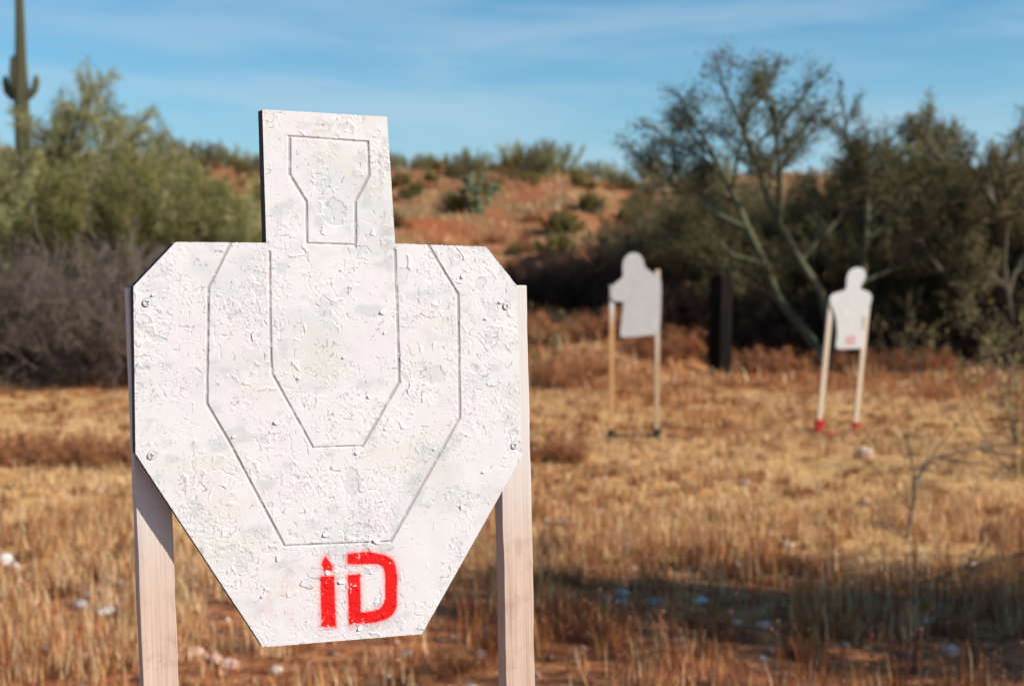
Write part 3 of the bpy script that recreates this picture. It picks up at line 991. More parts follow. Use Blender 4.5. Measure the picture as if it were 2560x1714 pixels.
def make_creosote(key, seed, H, palette, stems=15, per=3, leafsize=0.052, woodcol=(0.10, 0.085, 0.07), spreadang=42):
    P = Plant(seed)
    spec = [dict(seg=5, wob=0.10, up=0.05, sides=4, taper=0.35),
            dict(n=8, len=0.42, ang=34, wob=0.14, up=0.06, seg=3, sides=3, start=0.22, leaf=2, lstart=0.3),
            dict(n=5, len=0.42, ang=36, wob=0.18, up=0.06, seg=2, sides=3, start=0.15, leaf=4, lstart=0.0)]
    for k in range(stems):
        a_ = 2 * math.pi * (k + P.r.random()) / stems; t = R(P.r.uniform(4, spreadang))
        d = (math.sin(t) * math.cos(a_), math.sin(t) * math.sin(a_), math.cos(t))
        P.grow((0.10 * math.cos(a_), 0.10 * math.sin(a_), -0.08), d, H * P.r.uniform(0.72, 1.02), 0.014, spec)
    proto(key, wood_mesh(P.mb, woodcol, seed=seed), leaf_mesh('crown', P.tips, per, 0.035, leafsize, leafsize * 0.42, palette, seed))

def make_brush(key, seed, H, palette, woodcol, stems=20, per=1):
    P = Plant(seed)
    spec = [dict(seg=5, wob=0.22, up=0.01, sides=4, taper=0.35),
            dict(n=9, len=0.46, ang=48, wob=0.28, up=0.0, seg=3, sides=3, start=0.12, rr=0.5),
            dict(n=6, len=0.45, ang=50, wob=0.3, up=0.0, seg=2, sides=3, start=0.1, leaf=2, rr=0.55)]
    for k in range(stems):
        a_ = 2 * math.pi * (k + P.r.random()) / stems; t = R(P.r.uniform(5, 68))
        d = (math.sin(t) * math.cos(a_), math.sin(t) * math.sin(a_), math.cos(t))
        P.grow((0.14 * math.cos(a_), 0.14 * math.sin(a_), -0.08), d, H * P.r.uniform(0.7, 1.05), 0.016, spec)
    proto(key, wood_mesh(P.mb, woodcol, 0.35, seed), leaf_mesh('crown', P.tips, per, 0.04, 0.055, 0.018, palette, seed))

def make_tree(key, seed, H, palette, trunks, per=3, woodcol=(0.11, 0.10, 0.06), leafsize=0.05, dens=1.0, ups=0.03):
    P = Plant(seed)
    spec = [dict(seg=7, wob=0.13, up=ups, sides=7, taper=0.45),
            dict(n=6, len=0.60, ang=40, wob=0.16, up=0.05, seg=5, sides=5, start=0.32, rr=0.55),
            dict(n=6, len=0.50, ang=38, wob=0.18, up=0.05, seg=4, sides=4, start=0.18, rr=0.5, leaf=1, lstart=0.5),
            dict(n=int(6 * dens), len=0.48, ang=36, wob=0.2, up=0.03, seg=2, sides=3, start=0.12, rr=0.5, leaf=3)]
    for (dx, dy, dz, L, r) in trunks:
        P.grow((dx * 0.05, dy * 0.05, -0.1), (dx, dy, dz), L * H, r, spec)
    proto(key, wood_mesh(P.mb, woodcol, 0.3, seed), leaf_mesh('crown', P.tips, per, 0.05, leafsize, leafsize * 0.36, palette, seed, 0.2))

make_creosote('cre1', 11, 2.2, OLIVE)
make_creosote('cre2', 12, 2.2, LIGHTGREEN, stems=13)
make_creosote('dark1', 13, 2.6, DARKGREEN, stems=18, per=4, leafsize=0.06, spreadang=50)
make_creosote('dark2', 14, 2.6, DARKGREEN + [(0.10, 0.085, 0.035)], stems=16, per=4, leafsize=0.06, spreadang=56)
make_creosote('low', 15, 0.75, OLIVE + GOLD, stems=16, per=3, leafsize=0.05, spreadang=66)
make_creosote('gold', 16, 0.9, GOLD, stems=9, per=1, leafsize=0.05, woodcol=(0.16, 0.12, 0.08), spreadang=40)
make_brush('dry1', 21, 1.8, DRY, (0.165, 0.128, 0.110))
make_brush('dry2', 22, 1.8, DRY, (0.20, 0.155, 0.125), stems=22)
make_brush('ddry', 23, 1.7, DARKDRY, (0.055, 0.040, 0.036), stems=24, per=3)
make_brush('rusty', 24, 0.55, [(0.42, 0.17, 0.07), (0.28, 0.11, 0.05), (0.52, 0.26, 0.11)], (0.30, 0.14, 0.075), stems=16, per=1)
make_tree('wisp1', 31, 3.4, LIGHTGREEN, [(0.22, 0.1, 1, 0.95, 0.06), (-0.28, 0.0, 1, 0.9, 0.055), (0.02, -0.2, 1, 1.0, 0.06), (0.4, -0.1, 0.9, 0.75, 0.045)], per=2, ups=0.07, leafsize=0.062, dens=1.2, woodcol=(0.17, 0.15, 0.09))
make_tree('wisp2', 32, 3.2, OLIVE + LIGHTGREEN, [(0.3, 0.1, 1, 0.9, 0.06), (-0.35, 0.1, 1, 0.95, 0.06), (0.0, -0.25, 1, 1.0, 0.055)], per=2, ups=0.06, leafsize=0.065, dens=1.2, woodcol=(0.17, 0.15, 0.09))
make_tree('dtree', 33, 3.4, DARKGREEN + [(0.085, 0.080, 0.035)], [(0.35, 0.1, 1, 0.9, 0.08), (-0.4, 0.1, 1, 0.95, 0.08), (0.05, -0.3, 1, 1.0, 0.075), (0.6, -0.2, .7, 0.8, 0.06)], per=2, woodcol=(0.11, 0.095, 0.07), ups=0.05, leafsize=0.08, dens=1.2)

P = Plant(61)
sps = [dict(seg=5, wob=0.12, up=0.03, sides=4, taper=0.4), dict(n=5, len=0.45, ang=40, wob=0.2, up=0.03, seg=3, sides=3, start=0.25, leaf=1), dict(n=3, len=0.45, ang=40, wob=0.2, up=0.02, seg=2, sides=3, start=0.2, leaf=1)]
for k in range(8):
    a_ = 0.8 * k; t_ = R(P.r.uniform(8, 48))
    P.grow((0.05 * math.cos(a_), 0.05 * math.sin(a_), -0.04), (math.sin(t_) * math.cos(a_), math.sin(t_) * math.sin(a_), math.cos(t_)), 1.15 * P.r.uniform(0.6, 1.0), 0.008, sps)
proto('sprig', wood_mesh(P.mb, (0.13, 0.09, 0.065), 0.3, 61), leaf_mesh('crown', P.tips, 1, 0.02, 0.045, 0.02, GOLD + LIGHTGREEN, 61))

# the wide tree beside the leaning target: limbs laid out after its fork
P = Plant(55)
specm = [dict(seg=5, wob=0.14, up=0.02, sides=6, taper=0.4),
         dict(n=7, len=0.62, ang=42, wob=0.17, up=0.035, seg=5, sides=4, start=0.15, rr=0.5),
         dict(n=6, len=0.48, ang=40, wob=0.2, up=0.03, seg=3, sides=3, start=0.15, rr=0.5, leaf=1),
         dict(n=4, len=0.45, ang=40, wob=0.2, up=0.02, seg=2, sides=3, start=0.1, rr=0.55, leaf=3)]
def trunk_run(pts, rad):
    P.mb.tube(pts, rad, 8, cap=False)
trunk_run([(0, 0, -0.15), (-0.10, 0.0, 0.22), (-0.34, 0.02, 0.62), (-0.58, 0.05, 0.98), (-0.72, 0.05, 1.45), (-0.92, 0.05, 1.95)], [0.085, 0.075, 0.068, 0.06, 0.055, 0.05])
trunk_run([(0.02, 0.05, -0.15), (0.05, 0.08, 0.55), (-0.06, 0.10, 1.05), (-0.30, 0.12, 1.5), (-0.55, 0.14, 2.05)], [0.075, 0.065, 0.058, 0.05, 0.045])
trunk_run([(0.06, -0.03, -0.15), (0.22, -0.05, 0.6), (0.38, -0.06, 1.2), (0.42, -0.05, 1.8)], [0.06, 0.052, 0.045, 0.038])
for p, d, L, r in (((-0.92, 0.05, 1.95), (-0.95, 0.1, 0.75), 1.55, 0.045), ((-0.92, 0.05, 1.95), (-0.35, 0.3, 1), 1.65, 0.045), ((-0.72, 0.05, 1.45), (-1, -0.3, 0.35), 1.35, 0.04),
                   ((-0.55, 0.14, 2.05), (0.1, -0.3, 1), 1.75, 0.042), ((-0.55, 0.14, 2.05), (-0.5, 0.3, 1), 1.85, 0.042), ((-0.30, 0.12, 1.5), (0.6, 0.3, 0.9), 1.35, 0.04),
                   ((0.42, -0.05, 1.8), (0.15, 0.1, 1), 1.35, 0.036), ((0.42, -0.05, 1.8), (0.8, -0.1, 0.8), 1.25, 0.034), ((0.38, -0.06, 1.2), (0.9, 0.2, 0.5), 1.2, 0.034),
                   ((-0.58, 0.05, 0.98), (-0.9, -0.4, 0.5), 1.2, 0.036)):
    P.grow(p, d, L, r, specm)
proto('main', wood_mesh(P.mb, (0.13, 0.125, 0.075), 0.4, 55), leaf_mesh('crown', P.tips, 3, 0.07, 0.055, 0.02, DARKGREEN + [(0.10, 0.10, 0.045), (0.12, 0.11, 0.05)], 55, 0.2))

rpl = random.Random(99)
def plant(key, name, x, y, s, label, cat, group=None, rz=None, sz=None, dz=0.0):
    w, l = PROTO[key]
    o = empty(name, (x, y, g1(x, y) + dz), (0, 0, rpl.uniform(0, 6.28) if rz is None else rz))
    o.scale = (s, s, s if sz is None else sz)
    link('trunk', w, o, [m_wood_grey]); link('crown', l, o, [m_leaf])
    return tag(o, label, cat, group)

def near(px, marks):
    return min(marks, key=lambda m_: abs(m_[0] - px))[1]
LEFTM = ((-60, 'left of the saguaro'), (58, 'in front of the saguaro'), (135, 'below the tall wispy tree'), (240, 'below the second feathery tree'), (355, 'below the light green feathery tree'), (470, 'above the white board shoulder'), (620, 'behind the white board head'),
         (760, 'behind the white board'), (920, 'behind the white board right shoulder'), (1040, 'behind the outer right groove of the board'))
RIGHTM = ((1200, 'beside the board edge'), (1290, 'between the board and the grey white target'), (1380, 'just left of the grey white target'), (1455, 'behind the grey white target'), (1550, 'between the grey white target and the timber post'), (1643, 'behind the timber post'), (1740, 'between the timber post and the forked trunk'),
          (1830, 'at the forked pale trunk'), (1930, 'behind the leaning target'), (2010, 'right beside the leaning target'), (2090, 'behind the yellow green sprig'), (2170, 'between the sprig and the yellow shrublet'), (2262, 'behind the yellow shrublet'), (2340, 'below the big leafy tree'), (2440, 'beyond the big leafy tree'))
def row(Y, cut):
    return 'further back' if Y > cut else 'in front'
def X(px, Y):              # sideways position for a bearing
    return (px - 1171) / 3253 * Y

# --- left thicket
plant('wisp1', 'palo_verde_tree', X(135, 26), 26, 1.0, 'tall wispy grey green tree beside the saguaro cactus', 'tree')
plant('wisp2', 'palo_verde_tree', X(225, 27.5), 27.5, 0.93, 'feathery tree just behind the tall wispy one by the saguaro', 'tree')
plant('wisp2', 'palo_verde_tree', X(355, 25), 25, 0.78, 'light green feathery tree between the tall wispy tree and the target board', 'tree')
plant('wisp1', 'palo_verde_tree', X(-20, 24), 24, 0.74, 'sparse green tree at the foot of the saguaro cactus', 'tree')
plant('wisp2', 'palo_verde_tree', X(445, 27), 27, 0.58, 'low rounded feathery tree above the target board shoulder', 'tree')
GL = 'green shrubs of the thicket below the saguaro'
for px, Y, s, k in ((-60, 22, 1.05, 'cre1'), (40, 21.5, 1.0, 'cre2'), (120, 22.4, 1.05, 'cre1'), (205, 21.4, 1.0, 'cre1'), (275, 22.3, 1.1, 'cre2'), (345, 21.4, 1.0, 'cre1'), (425, 22.5, 1.08, 'cre1'), (490, 21.8, 0.92, 'cre2'),
                    (560, 22.4, 0.82, 'cre1'), (630, 22.2, 0.75, 'cre1')):
    plant(k, 'creosote_bush', X(px, Y), Y, s, ('dense olive green bush ' if k == 'cre1' else 'pale green bush ') + near(px, LEFTM), 'bush', GL)
GD = 'dry brush at the edge of the straw field'
for i, (px, Y, s) in enumerate(((-50, 18.9, 1.0), (25, 18.6, 0.98), (95, 18.9, 1.0), (160, 18.5, 0.95), (225, 18.9, 1.0), (285, 18.6, 0.95), (350, 19.0, 0.95), (420, 18.8, 0.9), (500, 19.1, 0.85), (600, 19.3, 0.8), (700, 19.4, 0.75), (800, 19.2, 0.7), (905, 19.3, 0.66), (1000, 19.5, 0.62))):
    plant('dry%d' % (1 + i % 2), 'dry_brush', X(px, Y), Y, s, 'leafless purple grey brush at the field edge ' + near(px, LEFTM), 'bush', GD)
GD2 = 'dark dry brush below the red bank'
for i, (px, Y, s) in enumerate(((1195, 24.0, 0.74), (1255, 24.4, 0.82), (1315, 24.0, 0.86), (1375, 24.6, 0.90), (1430, 24.2, 0.90), (1220, 25.6, 0.74), (1290, 25.8, 0.8), (1350, 26, 0.85), (1120, 24.4, 0.66), (1040, 24.6, 0.62))):
    s *= 0.60 if px < 1400 else 0.75
    plant('ddry', 'dark_brush', X(px, Y), Y, s, 'dark brown tangled brush ' + near(px, RIGHTM) + ', ' + row(Y, 25), 'bush', GD2)

# --- right thicket
mt_ = plant('main', 'mesquite_tree', X(1893, 22.2), 22.2, 1.14, 'wide spreading tree with pale forked trunk behind the leaning target', 'tree', rz=0.0)
mt_.scale = (1.36, 1.2, 1.10)
plant('dtree', 'mesquite_tree', X(1985, 25.5), 25.5, 0.88, 'slim dark tree just right of the spreading forked tree', 'tree')
plant('wisp2', 'mesquite_tree', X(2112, 27), 27, 0.92, 'thin feathery tree between the slim dark tree and the big leafy one', 'tree')
plant('dtree', 'mesquite_tree', X(2320, 22), 22, 0.98, 'big leafy dark tree at the end of the thicket', 'tree')
plant('dtree', 'mesquite_tree', X(2455, 23), 23, 0.85, 'large dark tree beyond the end of the thicket', 'tree')
plant('dtree', 'mesquite_tree', X(2215, 25), 25, 0.80, 'medium dark tree against the big leafy one', 'tree')
GR = 'dark shrubs of the thicket behind the two far targets'
for i, (px, Y, s) in enumerate(((1435, 27, 0.50), (1490, 25.4, 0.62), (1550, 26.8, 0.80), (1600, 24.8, 0.80), (1655, 26.2, 0.92), (1720, 24.4, 0.62), (1760, 27.5, 0.80), (1830, 25.0, 0.74), (1900, 26.5, 0.92), (1975, 24.2, 0.80), (2035, 25.5, 0.85),
                                (2095, 24.0, 0.68), (2150, 26.2, 0.95), (2200, 23.6, 0.84), (2265, 24.5, 1.0), (2330, 23.4, 0.98), (2395, 24.5, 1.0), (2460, 23.2, 1.0), (1520, 23.8, 0.60), (1580, 23.4, 0.56), (1700, 23.6, 0.5), (2060, 22.9, 0.50), (2150, 22.6, 0.46), (2290, 22.4, 0.52), (2400, 22.4, 0.6))):
    plant('dark%d' % (1 + i % 2), 'dark_shrub', X(px, Y), Y, s, ('tall' if s > 0.7 else 'low') + ' dark olive shrub ' + near(px, RIGHTM) + ', ' + row(Y, 25), 'bush', GR)
GB = 'dark undergrowth below the thicket'
for i, (px, Y, s) in enumerate(((1465, 23.2, 0.72), (1530, 22.9, 0.64), (1600, 22.8, 0.60), (1690, 22.9, 0.64), (1760, 22.7, 0.6), (1825, 23.2, 0.6), (1960, 23.1, 0.66), (2020, 22.6, 0.60), (2110, 22.4, 0.58), (2185, 22.8, 0.7), (2240, 22.2, 0.62), (2310, 21.9, 0.66), (2380, 22.2, 0.7))):
    plant('ddry', 'dark_brush', X(px, Y), Y, s, 'low brown undergrowth ' + near(px, RIGHTM), 'bush', GB)

# --- yellowish sparse plants in front of the thicket and on the field
for px, Y, s, lb in ((2085, 20.4, 0.95, 'yellow green leafy sprig at the foot of the thicket behind the leaning target'), (2262, 19.4, 0.85, 'yellow leafy shrublet beside the dark undergrowth at the field edge'),
                     (1228, 18.9, 0.85, 'yellow green sprig growing on the red bank beside the board edge')):
    plant('sprig', 'yellow_shrublet', X(px, Y), Y, s * 1.1, lb, 'shrub')
plant('sprig', 'yellow_shrublet', 3.75, 10.4, 1.0, 'sparse green stemmed shrublet standing in straw near the dead branch', 'shrub')
plant('sprig', 'yellow_shrublet', 4.25, 11.8, 1.1, 'thin twiggy shrublet beyond the sparse green stemmed one', 'shrub')
plant('rusty', 'rusty_tuft', 0.33, 10.9, 0.55, 'rusty brown dry tuft in the straw beside the front target post', 'plant')
GT = 'small rusty tufts on the near ground'
for i in range(30):
    y = rpl.uniform(4.7, 8.2); x = rpl.uniform(-0.38 * y - 0.2, 0.38 * y + 0.2)
    plant('rusty', 'rusty_tuft', x, y, rpl.uniform(0.10, 0.22), 'small rusty dry tuft among stones on the near ground', 'plant', GT)
GU = 'dark rusty brush in the strip behind the white stones'  # low dark plants, also filling in for the shade along this strip
for px, Y, s in ((20, 10.9, 0.42), (70, 11.3, 0.4), (125, 10.8, 0.45), (180, 11.2, 0.42), (230, 10.7, 0.45), (280, 11.0, 0.4), (330, 10.8, 0.4), (-40, 11.1, 0.4)):
    plant('rusty', 'rusty_tuft', X(px, Y), Y, s, 'dark rusty brush in the strip behind the white stones', 'plant', GU)
GM = 'rusty low brush on the red bank'
for px, Y, s in ((1215, 18.6, 0.6), (1345, 19.0, 0.6), (1400, 20.8, 0.9), (1450, 21.2, 0.9), (1490, 20.2, 0.8), (1545, 21.4, 0.9), (1725, 21.3, 0.8), (1790, 20.9, 0.8), (1950, 21.0, 0.8), (2040, 21.3, 0.8), (2140, 20.8, 0.8), (1240, 20.9, 0.9), (1290, 18.2, 0.8)):
    plant('rusty', 'rusty_tuft', X(px, Y), Y, s, 'rusty red low brush on the bank ' + near(px, RIGHTM), 'plant', GM)

# --- hillside: crest bushes and low scrub
GC = 'bushes along the hill crest'
for i in range(46):
    px = 380 + i * 25 + rpl.uniform(-12, 12); Y = rpl.uniform(47, 57)
    big = 0.36 + 0.20 * rpl.random() ** 2 + (0.16 if 1130 < px < 1300 else 0)
    plant(('cre1', 'low', 'cre2', 'dark2', 'cre1', 'cre2')[i % 6], 'crest_bush', X(px, Y), Y, big * (1.5 if i % 6 == 1 else 1.0), ('green bush', 'low yellow green bush', 'pale green bush', 'dark bush', 'green bush', 'pale green bush')[i % 6] + ' standing on the crest of the red hill', 'bush', GC, dz=-0.12 - 0.25 * big)
GS = 'low scrub on the hillside'
for i in range(104):
    px = rpl.uniform(420, 1520) if i < 60 else rpl.uniform(880, 1450); Y = rpl.uniform(29, 52)
    plant(('low', 'rusty', 'gold', 'rusty')[i % 4], 'low_scrub', X(px, Y), Y, rpl.uniform(0.28, 0.68), ('low olive scrub', 'rusty brown scrub', 'sparse yellow scrub', 'rusty brown scrub')[i % 4] + ' on the red hillside below the crest', 'bush', GS)
for i in range(16):
    px = rpl.uniform(1500, 2500); Y = rpl.uniform(32, 50)
    plant(('dark1', 'cre1')[i % 2], 'low_scrub', X(px, Y), Y, rpl.uniform(0.3, 0.6), 'green scrub glimpsed on the hillside behind the thicket', 'bush', 'scrub behind the thicket')

# --- unseen tree whose shade crosses the near ground, with added copies deepening it
sh = plant('dark1', 'mesquite_tree', 6.4, 4.55, 1.4, 'dense dark tree beside the range shading the near ground', 'tree', rz=0.0)
sh.scale = (1.35, 0.46, 1.45)  # crown squeezed so that its shadow falls as a narrow band
sh = plant('dark2', 'mesquite_tree', 7.1, 4.45, 1.4, 'added unseen copy of the dark tree behind the first, deepening its shade', 'tree', rz=0.6)
sh.scale = (1.1, 0.60, 1.75)
sh = plant('dark1', 'mesquite_tree', 4.7, 5.15, 0.9, 'added unseen dark shrub carrying the tree shade on at its edge', 'bush', rz=0.0)
sh.scale = (1.0, 0.42, 0.85)
sh = plant('dark2', 'mesquite_tree', 5.6, 4.75, 1.4, 'added unseen third dark tree nearest the straw field, thickening the shade', 'tree', rz=0.0)
sh.scale = (1.3, 0.44, 1.6)

# --- saguaro
m_cactus = attr_mat('saguaro_skin', 0.7, spec=0.3, vary=0.02)
def ribbed(pts, rad, ribs=16):
    V = []; F = []; Cc = []
    n_ = ribs * 2
    pts = [Vector(p) for p in pts]
    for i, p in enumerate(pts):
        d = (pts[min(i + 1, len(pts) - 1)] - pts[max(i - 1, 0)]).normalized()
        a_ = Vector((0, 1, 0)); a_ = (a_ - d * a_.dot(d)).normalized(); b_ = d.cross(a_)
        for k in range(n_):
            t = 2 * math.pi * k / n_
            r = rad[i] * (1.0 if k % 2 == 0 else 0.82)
            V.append(p + a_ * r * math.cos(t) + b_ * r * math.sin(t))
            Cc.append((0.135, 0.125, 0.062) if k % 2 == 0 else (0.060, 0.064, 0.030))
    for i in range(len(pts) - 1):
        for k in range(n_):
            F.append((i * n_ + k, i * n_ + (k + 1) % n_, (i + 1) * n_ + (k + 1) % n_, (i + 1) * n_ + k))
    F.append(tuple(range(n_))); F.append(tuple((len(pts) - 1) * n_ + k for k in reversed(range(n_))))
    me = bpy.data.meshes.new('stem'); me.from_pydata([tuple(p) for p in V], [], F)
    bm = bmesh.new(); bm.from_mesh(me); bmesh.ops.recalc_face_normals(bm, faces=bm.faces); bm.to_mesh(me); bm.free()
    at = me.attributes.new('tint', 'FLOAT_COLOR', 'POINT')
    c = np.ones((len(V), 4), dtype=np.float32); c[:, :3] = np.array(Cc); at.data.foreach_set('color', c.ravel())
    return me
sy0 = 34.0; sx0 = X(58, sy0)
sag = empty('saguaro_cactus', (sx0, sy0, g1(sx0, sy0) - 0.1))
tag(sag, 'tall ribbed saguaro cactus with short upturned arms rising above the thicket', 'cactus')
zg = g1(sx0, sy0) - 0.1
def zz_(py): return 1.47 + (624 - py) / 3253 * sy0 - zg
def xx_(px): return X(px, sy0) - sx0
link('stem', ribbed([(xx_(60), 0, 0), (xx_(60), 0, zz_(430)), (xx_(58), 0, zz_(300)), (xx_(57), 0, zz_(200)), (xx_(57), 0, zz_(135)), (xx_(57), 0, zz_(60)), (xx_(56), 0, zz_(0)), (xx_(55), 0, zz_(-60)), (xx_(55), 0, zz_(-110)), (xx_(55), 0, zz_(-122))],
                    [0.17, 0.18, 0.18, 0.175, 0.135, 0.115, 0.10, 0.09, 0.06, 0.01]), sag, [m_cactus])
link('arm', ribbed([(xx_(50), -.03, zz_(225)), (xx_(43), -.05, zz_(205)), (xx_(42), -.05, zz_(170)), (xx_(42), -.05, zz_(138)), (xx_(42), -.05, zz_(130))], [0.10, 0.10, 0.10, 0.075, 0.01], 10), sag, [m_cactus])
link('arm', ribbed([(xx_(55), .02, zz_(232)), (xx_(35), .02, zz_(224)), (xx_(24), .02, zz_(212)), (xx_(21), .02, zz_(190)), (xx_(21), .02, zz_(180)), (xx_(21), .02, zz_(175))], [0.085, 0.085, 0.085, 0.08, 0.055, 0.01], 10), sag, [m_cactus])
link('arm', ribbed([(xx_(60), -.02, zz_(228)), (xx_(78), -.02, zz_(220)), (xx_(88), -.02, zz_(208)), (xx_(92), -.02, zz_(190)), (xx_(92), -.02, zz_(180)), (xx_(92), -.02, zz_(174))], [0.095, 0.095, 0.09, 0.085, 0.06, 0.01], 10), sag, [m_cactus])

# --- cholla on the slope
ch_y = 36.5; ch_x = X(1093, ch_y)
cho = empty('cholla_cactus', (ch_x, ch_y, g1(ch_x, ch_y)))
tag(cho, 'branching pale green cholla cactus on the red hillside', 'cactus')
rc = random.Random(8); b = MB()
def joint(p, d, L, r, lvl):
    q_ = Vector(p) + Vector(d).normalized() * L
    b.tube([p, Vector(p).lerp(q_, 0.5), q_], (r * .8, r, r * .6), 6)
    if lvl < 4:
        for _ in range(rc.choice((2, 2, 3))):
            nd = Vector(d).normalized() + Vector((rc.uniform(-1, 1), rc.uniform(-1, 1), rc.uniform(-.1, 0.9))) * 0.75
            joint(q_, nd, L * rc.uniform(0.7, 0.95), r * 0.88, lvl + 1)
joint(Vector((0, 0, -0.05)), Vector((0.1, 0, 1)), 0.34, 0.075, 0)
joint(Vector((0.05, 0, 0.0)), Vector((0.6, 0.1, 1)), 0.30, 0.065, 1)
joint(Vector((-0.05, 0, 0.0)), Vector((-0.6, 0.1, 1)), 0.30, 0.065, 1)
link('stem', wood_mesh(b, (0.11, 0.125, 0.06), 0.3, 4), cho, [m_cactus])

# --- dead branches on the field
m_dead = attr_mat('dead_wood', 0.9, vary=0.05)
def dead_branch(x, y, pts, rad, seed, label, twigs=9):
    P = Plant(seed)
    P.mb.tube([Vector(p) for p in pts], rad, 6)
    sp2 = [dict(seg=4, wob=0.25, up=-0.02, sides=4, taper=0.3), dict(n=4, len=0.5, ang=45, wob=0.25, up=0, seg=3, sides=3, start=0.2)]
    for k in range(twigs):
        i = P.r.randrange(1, len(pts) - 1)
        d = (Vector(pts[i + 1]) - Vector(pts[i])).normalized() + Vector((P.r.uniform(-.8, .8), P.r.uniform(-.8, .8), P.r.uniform(-.2, .6)))
        P.grow(pts[i], d, P.r.uniform(0.35, 0.8), rad[i] * 0.6, sp2)
    o = link('dead_branch', wood_mesh(P.mb, (0.10, 0.068, 0.052), 0.3, seed), None, [m_dead])
    o.location = (x, y, g1(x, y))
    return tag(o, label, 'branch')
dead_branch(2.18, 7.8, [(0, 0, -0.01), (0.10, 0.25, 0.10), (0.20, 0.55, 0.24), (0.40, 0.85, 0.34), (0.75, 1.1, 0.36), (1.15, 1.3, 0.28), (1.6, 1.5, 0.12), (1.9, 1.6, 0.02)], [0.009, 0.009, 0.008, 0.008, 0.007, 0.006, 0.005, 0.003], 3,
            'arching dead branch lying on the straw below the sparse shrublet', 22)
dead_branch(1.95, 6.75, [(0, 0, 0.0), (0.25, 0.10, 0.05), (0.5, 0.16, 0.10), (0.8, 0.25, 0.13), (1.2, 0.3, 0.10), (1.6, 0.4, 0.02)], [0.007, 0.007, 0.006, 0.005, 0.004, 0.003], 6,
            'thin dead branch at the edge of the shade', 7)

# ================================================================ STONES
def rock_mesh(seed, flat=0.7, sub=3):
    bm = bmesh.new(); bmesh.ops.create_icosphere(bm, subdivisions=sub, radius=1.0)
    r = random.Random(seed)
    planes = [(Vector((r.uniform(-1, 1), r.uniform(-1, 1), r.uniform(-1, 1))).normalized(), r.uniform(0.55, 0.9)) for _ in range(11)]
    for v_ in bm.verts:
        for pn, pd in planes:
            k = v_.co.dot(pn)
            if k > pd: v_.co -= pn * (k - pd) * 0.9
        v_.co *= 1 + 0.05 * (vnoise(np.array([v_.co.x * 3 + seed]), np.array([v_.co.y * 3 + v_.co.z * 2]), seed)[0] - 0.5)
        v_.co.z *= flat
    me = bpy.data.meshes.new('stone'); bm.to_mesh(me); bm.free()
    return me
m_st = [simple('white_quartz', (0.66, 0.61, 0.58), 0.8, 0.15, 3, bumpd=0.02), simple('pink_stone', (0.56, 0.36, 0.28), 0.85, 0.2, 3, bumpd=0.02), simple('grey_stone', (0.36, 0.29, 0.25), 0.85, 0.2, 3, bumpd=0.02), simple('pale_tan_stone', (0.52, 0.40, 0.31), 0.85, 0.2, 3, bumpd=0.02)]
RK = [[None] * 4 for _ in range(5)]
for i in range(5):
    base_me = rock_mesh(300 + i, (0.62, 0.7, 0.55, 0.8, 0.66)[i])
    for j in range(4):
        me = base_me if j == 0 else base_me.copy()
        me.materials.clear(); me.materials.append(m_st[j]); RK[i][j] = me
def stone(x, y, s, shape, mat, label, group=None, rz=None):
    o = link('stone', RK[shape][mat]); o.location = (x, y, g1(x, y) + s * 0.22)
    o.scale = (s, s * rpl.uniform(0.75, 1.1), s * rpl.uniform(0.8, 1.1)); o.rotation_euler = (rpl.uniform(-.2, .2), rpl.uniform(-.2, .2), rpl.uniform(0, 6.28) if rz is None else rz)
    return tag(o, label, 'stone', group)
stone(-1.905, 6.234, 0.042, 0, 0, 'bright white stone beside the left post, the rounder of two')
stone(-1.775, 6.136, 0.052, 2, 0, 'flat white stone next to the rounder white one')
stone(-2.63, 7.3, 0.055, 1, 0, 'white stone alone in the straw away from the two white stones')
stone(-1.975, 9.5, 0.075, 2, 3, 'pale tan stone at the dark strip behind the white stones')
stone(-2.15, 9.7, 0.06, 0, 1, 'pink stone next to the pale tan stone at the dark strip')
stone(-0.087, 5.70, 0.055, 3, 2, 'blue grey stone half hidden by the right post of the front target')
stone(2.827, 11.34, 0.085, 3, 3, 'round pale pink stone in front of the leaning red based target')
stone(0.597, 6.976, 0.034, 1, 0, 'small white stone at the edge of the tree shade')
stone(2.272, 7.03, 0.045, 0, 0, 'white stone beside the thin dead branch')
stone(0.851, 6.344, 0.04, 2, 0, 'flat white stone lying in the tree shade')
stone(0.18, 6.9, 0.035, 0, 2, 'grey stone near the front post at the shade edge')
GSn = 'small stones strewn over the near ground'
for i in range(110):
    y = 4.6 + 5.5 * rpl.random() ** 1.3; x = rpl.uniform(-0.40 * y - 0.4, 0.40 * y + 0.4)
    mt = rpl.choice((1, 1, 1, 3, 2))
    stone(x, y, rpl.uniform(0.018, 0.046), rpl.randrange(5), mt, ('', 'small reddish stone', 'small grey stone', 'small tan stone')[mt] + ' strewn in the dry grass', GSn)
# short stick
b = MB(); b.tube([(0, 0, 0.012), (0.08, -0.05, 0.02), (0.17, -0.09, 0.03)], (0.012, 0.014, 0.012), 7)
st_ = link('wood_chip', b.mesh('wood_chip'), None, [m_pine]); st_.location = (0.19, 8.25, g1(0.19, 8.25)); tag(st_, 'short pale stick of wood lying in straw by the front post', 'stick')

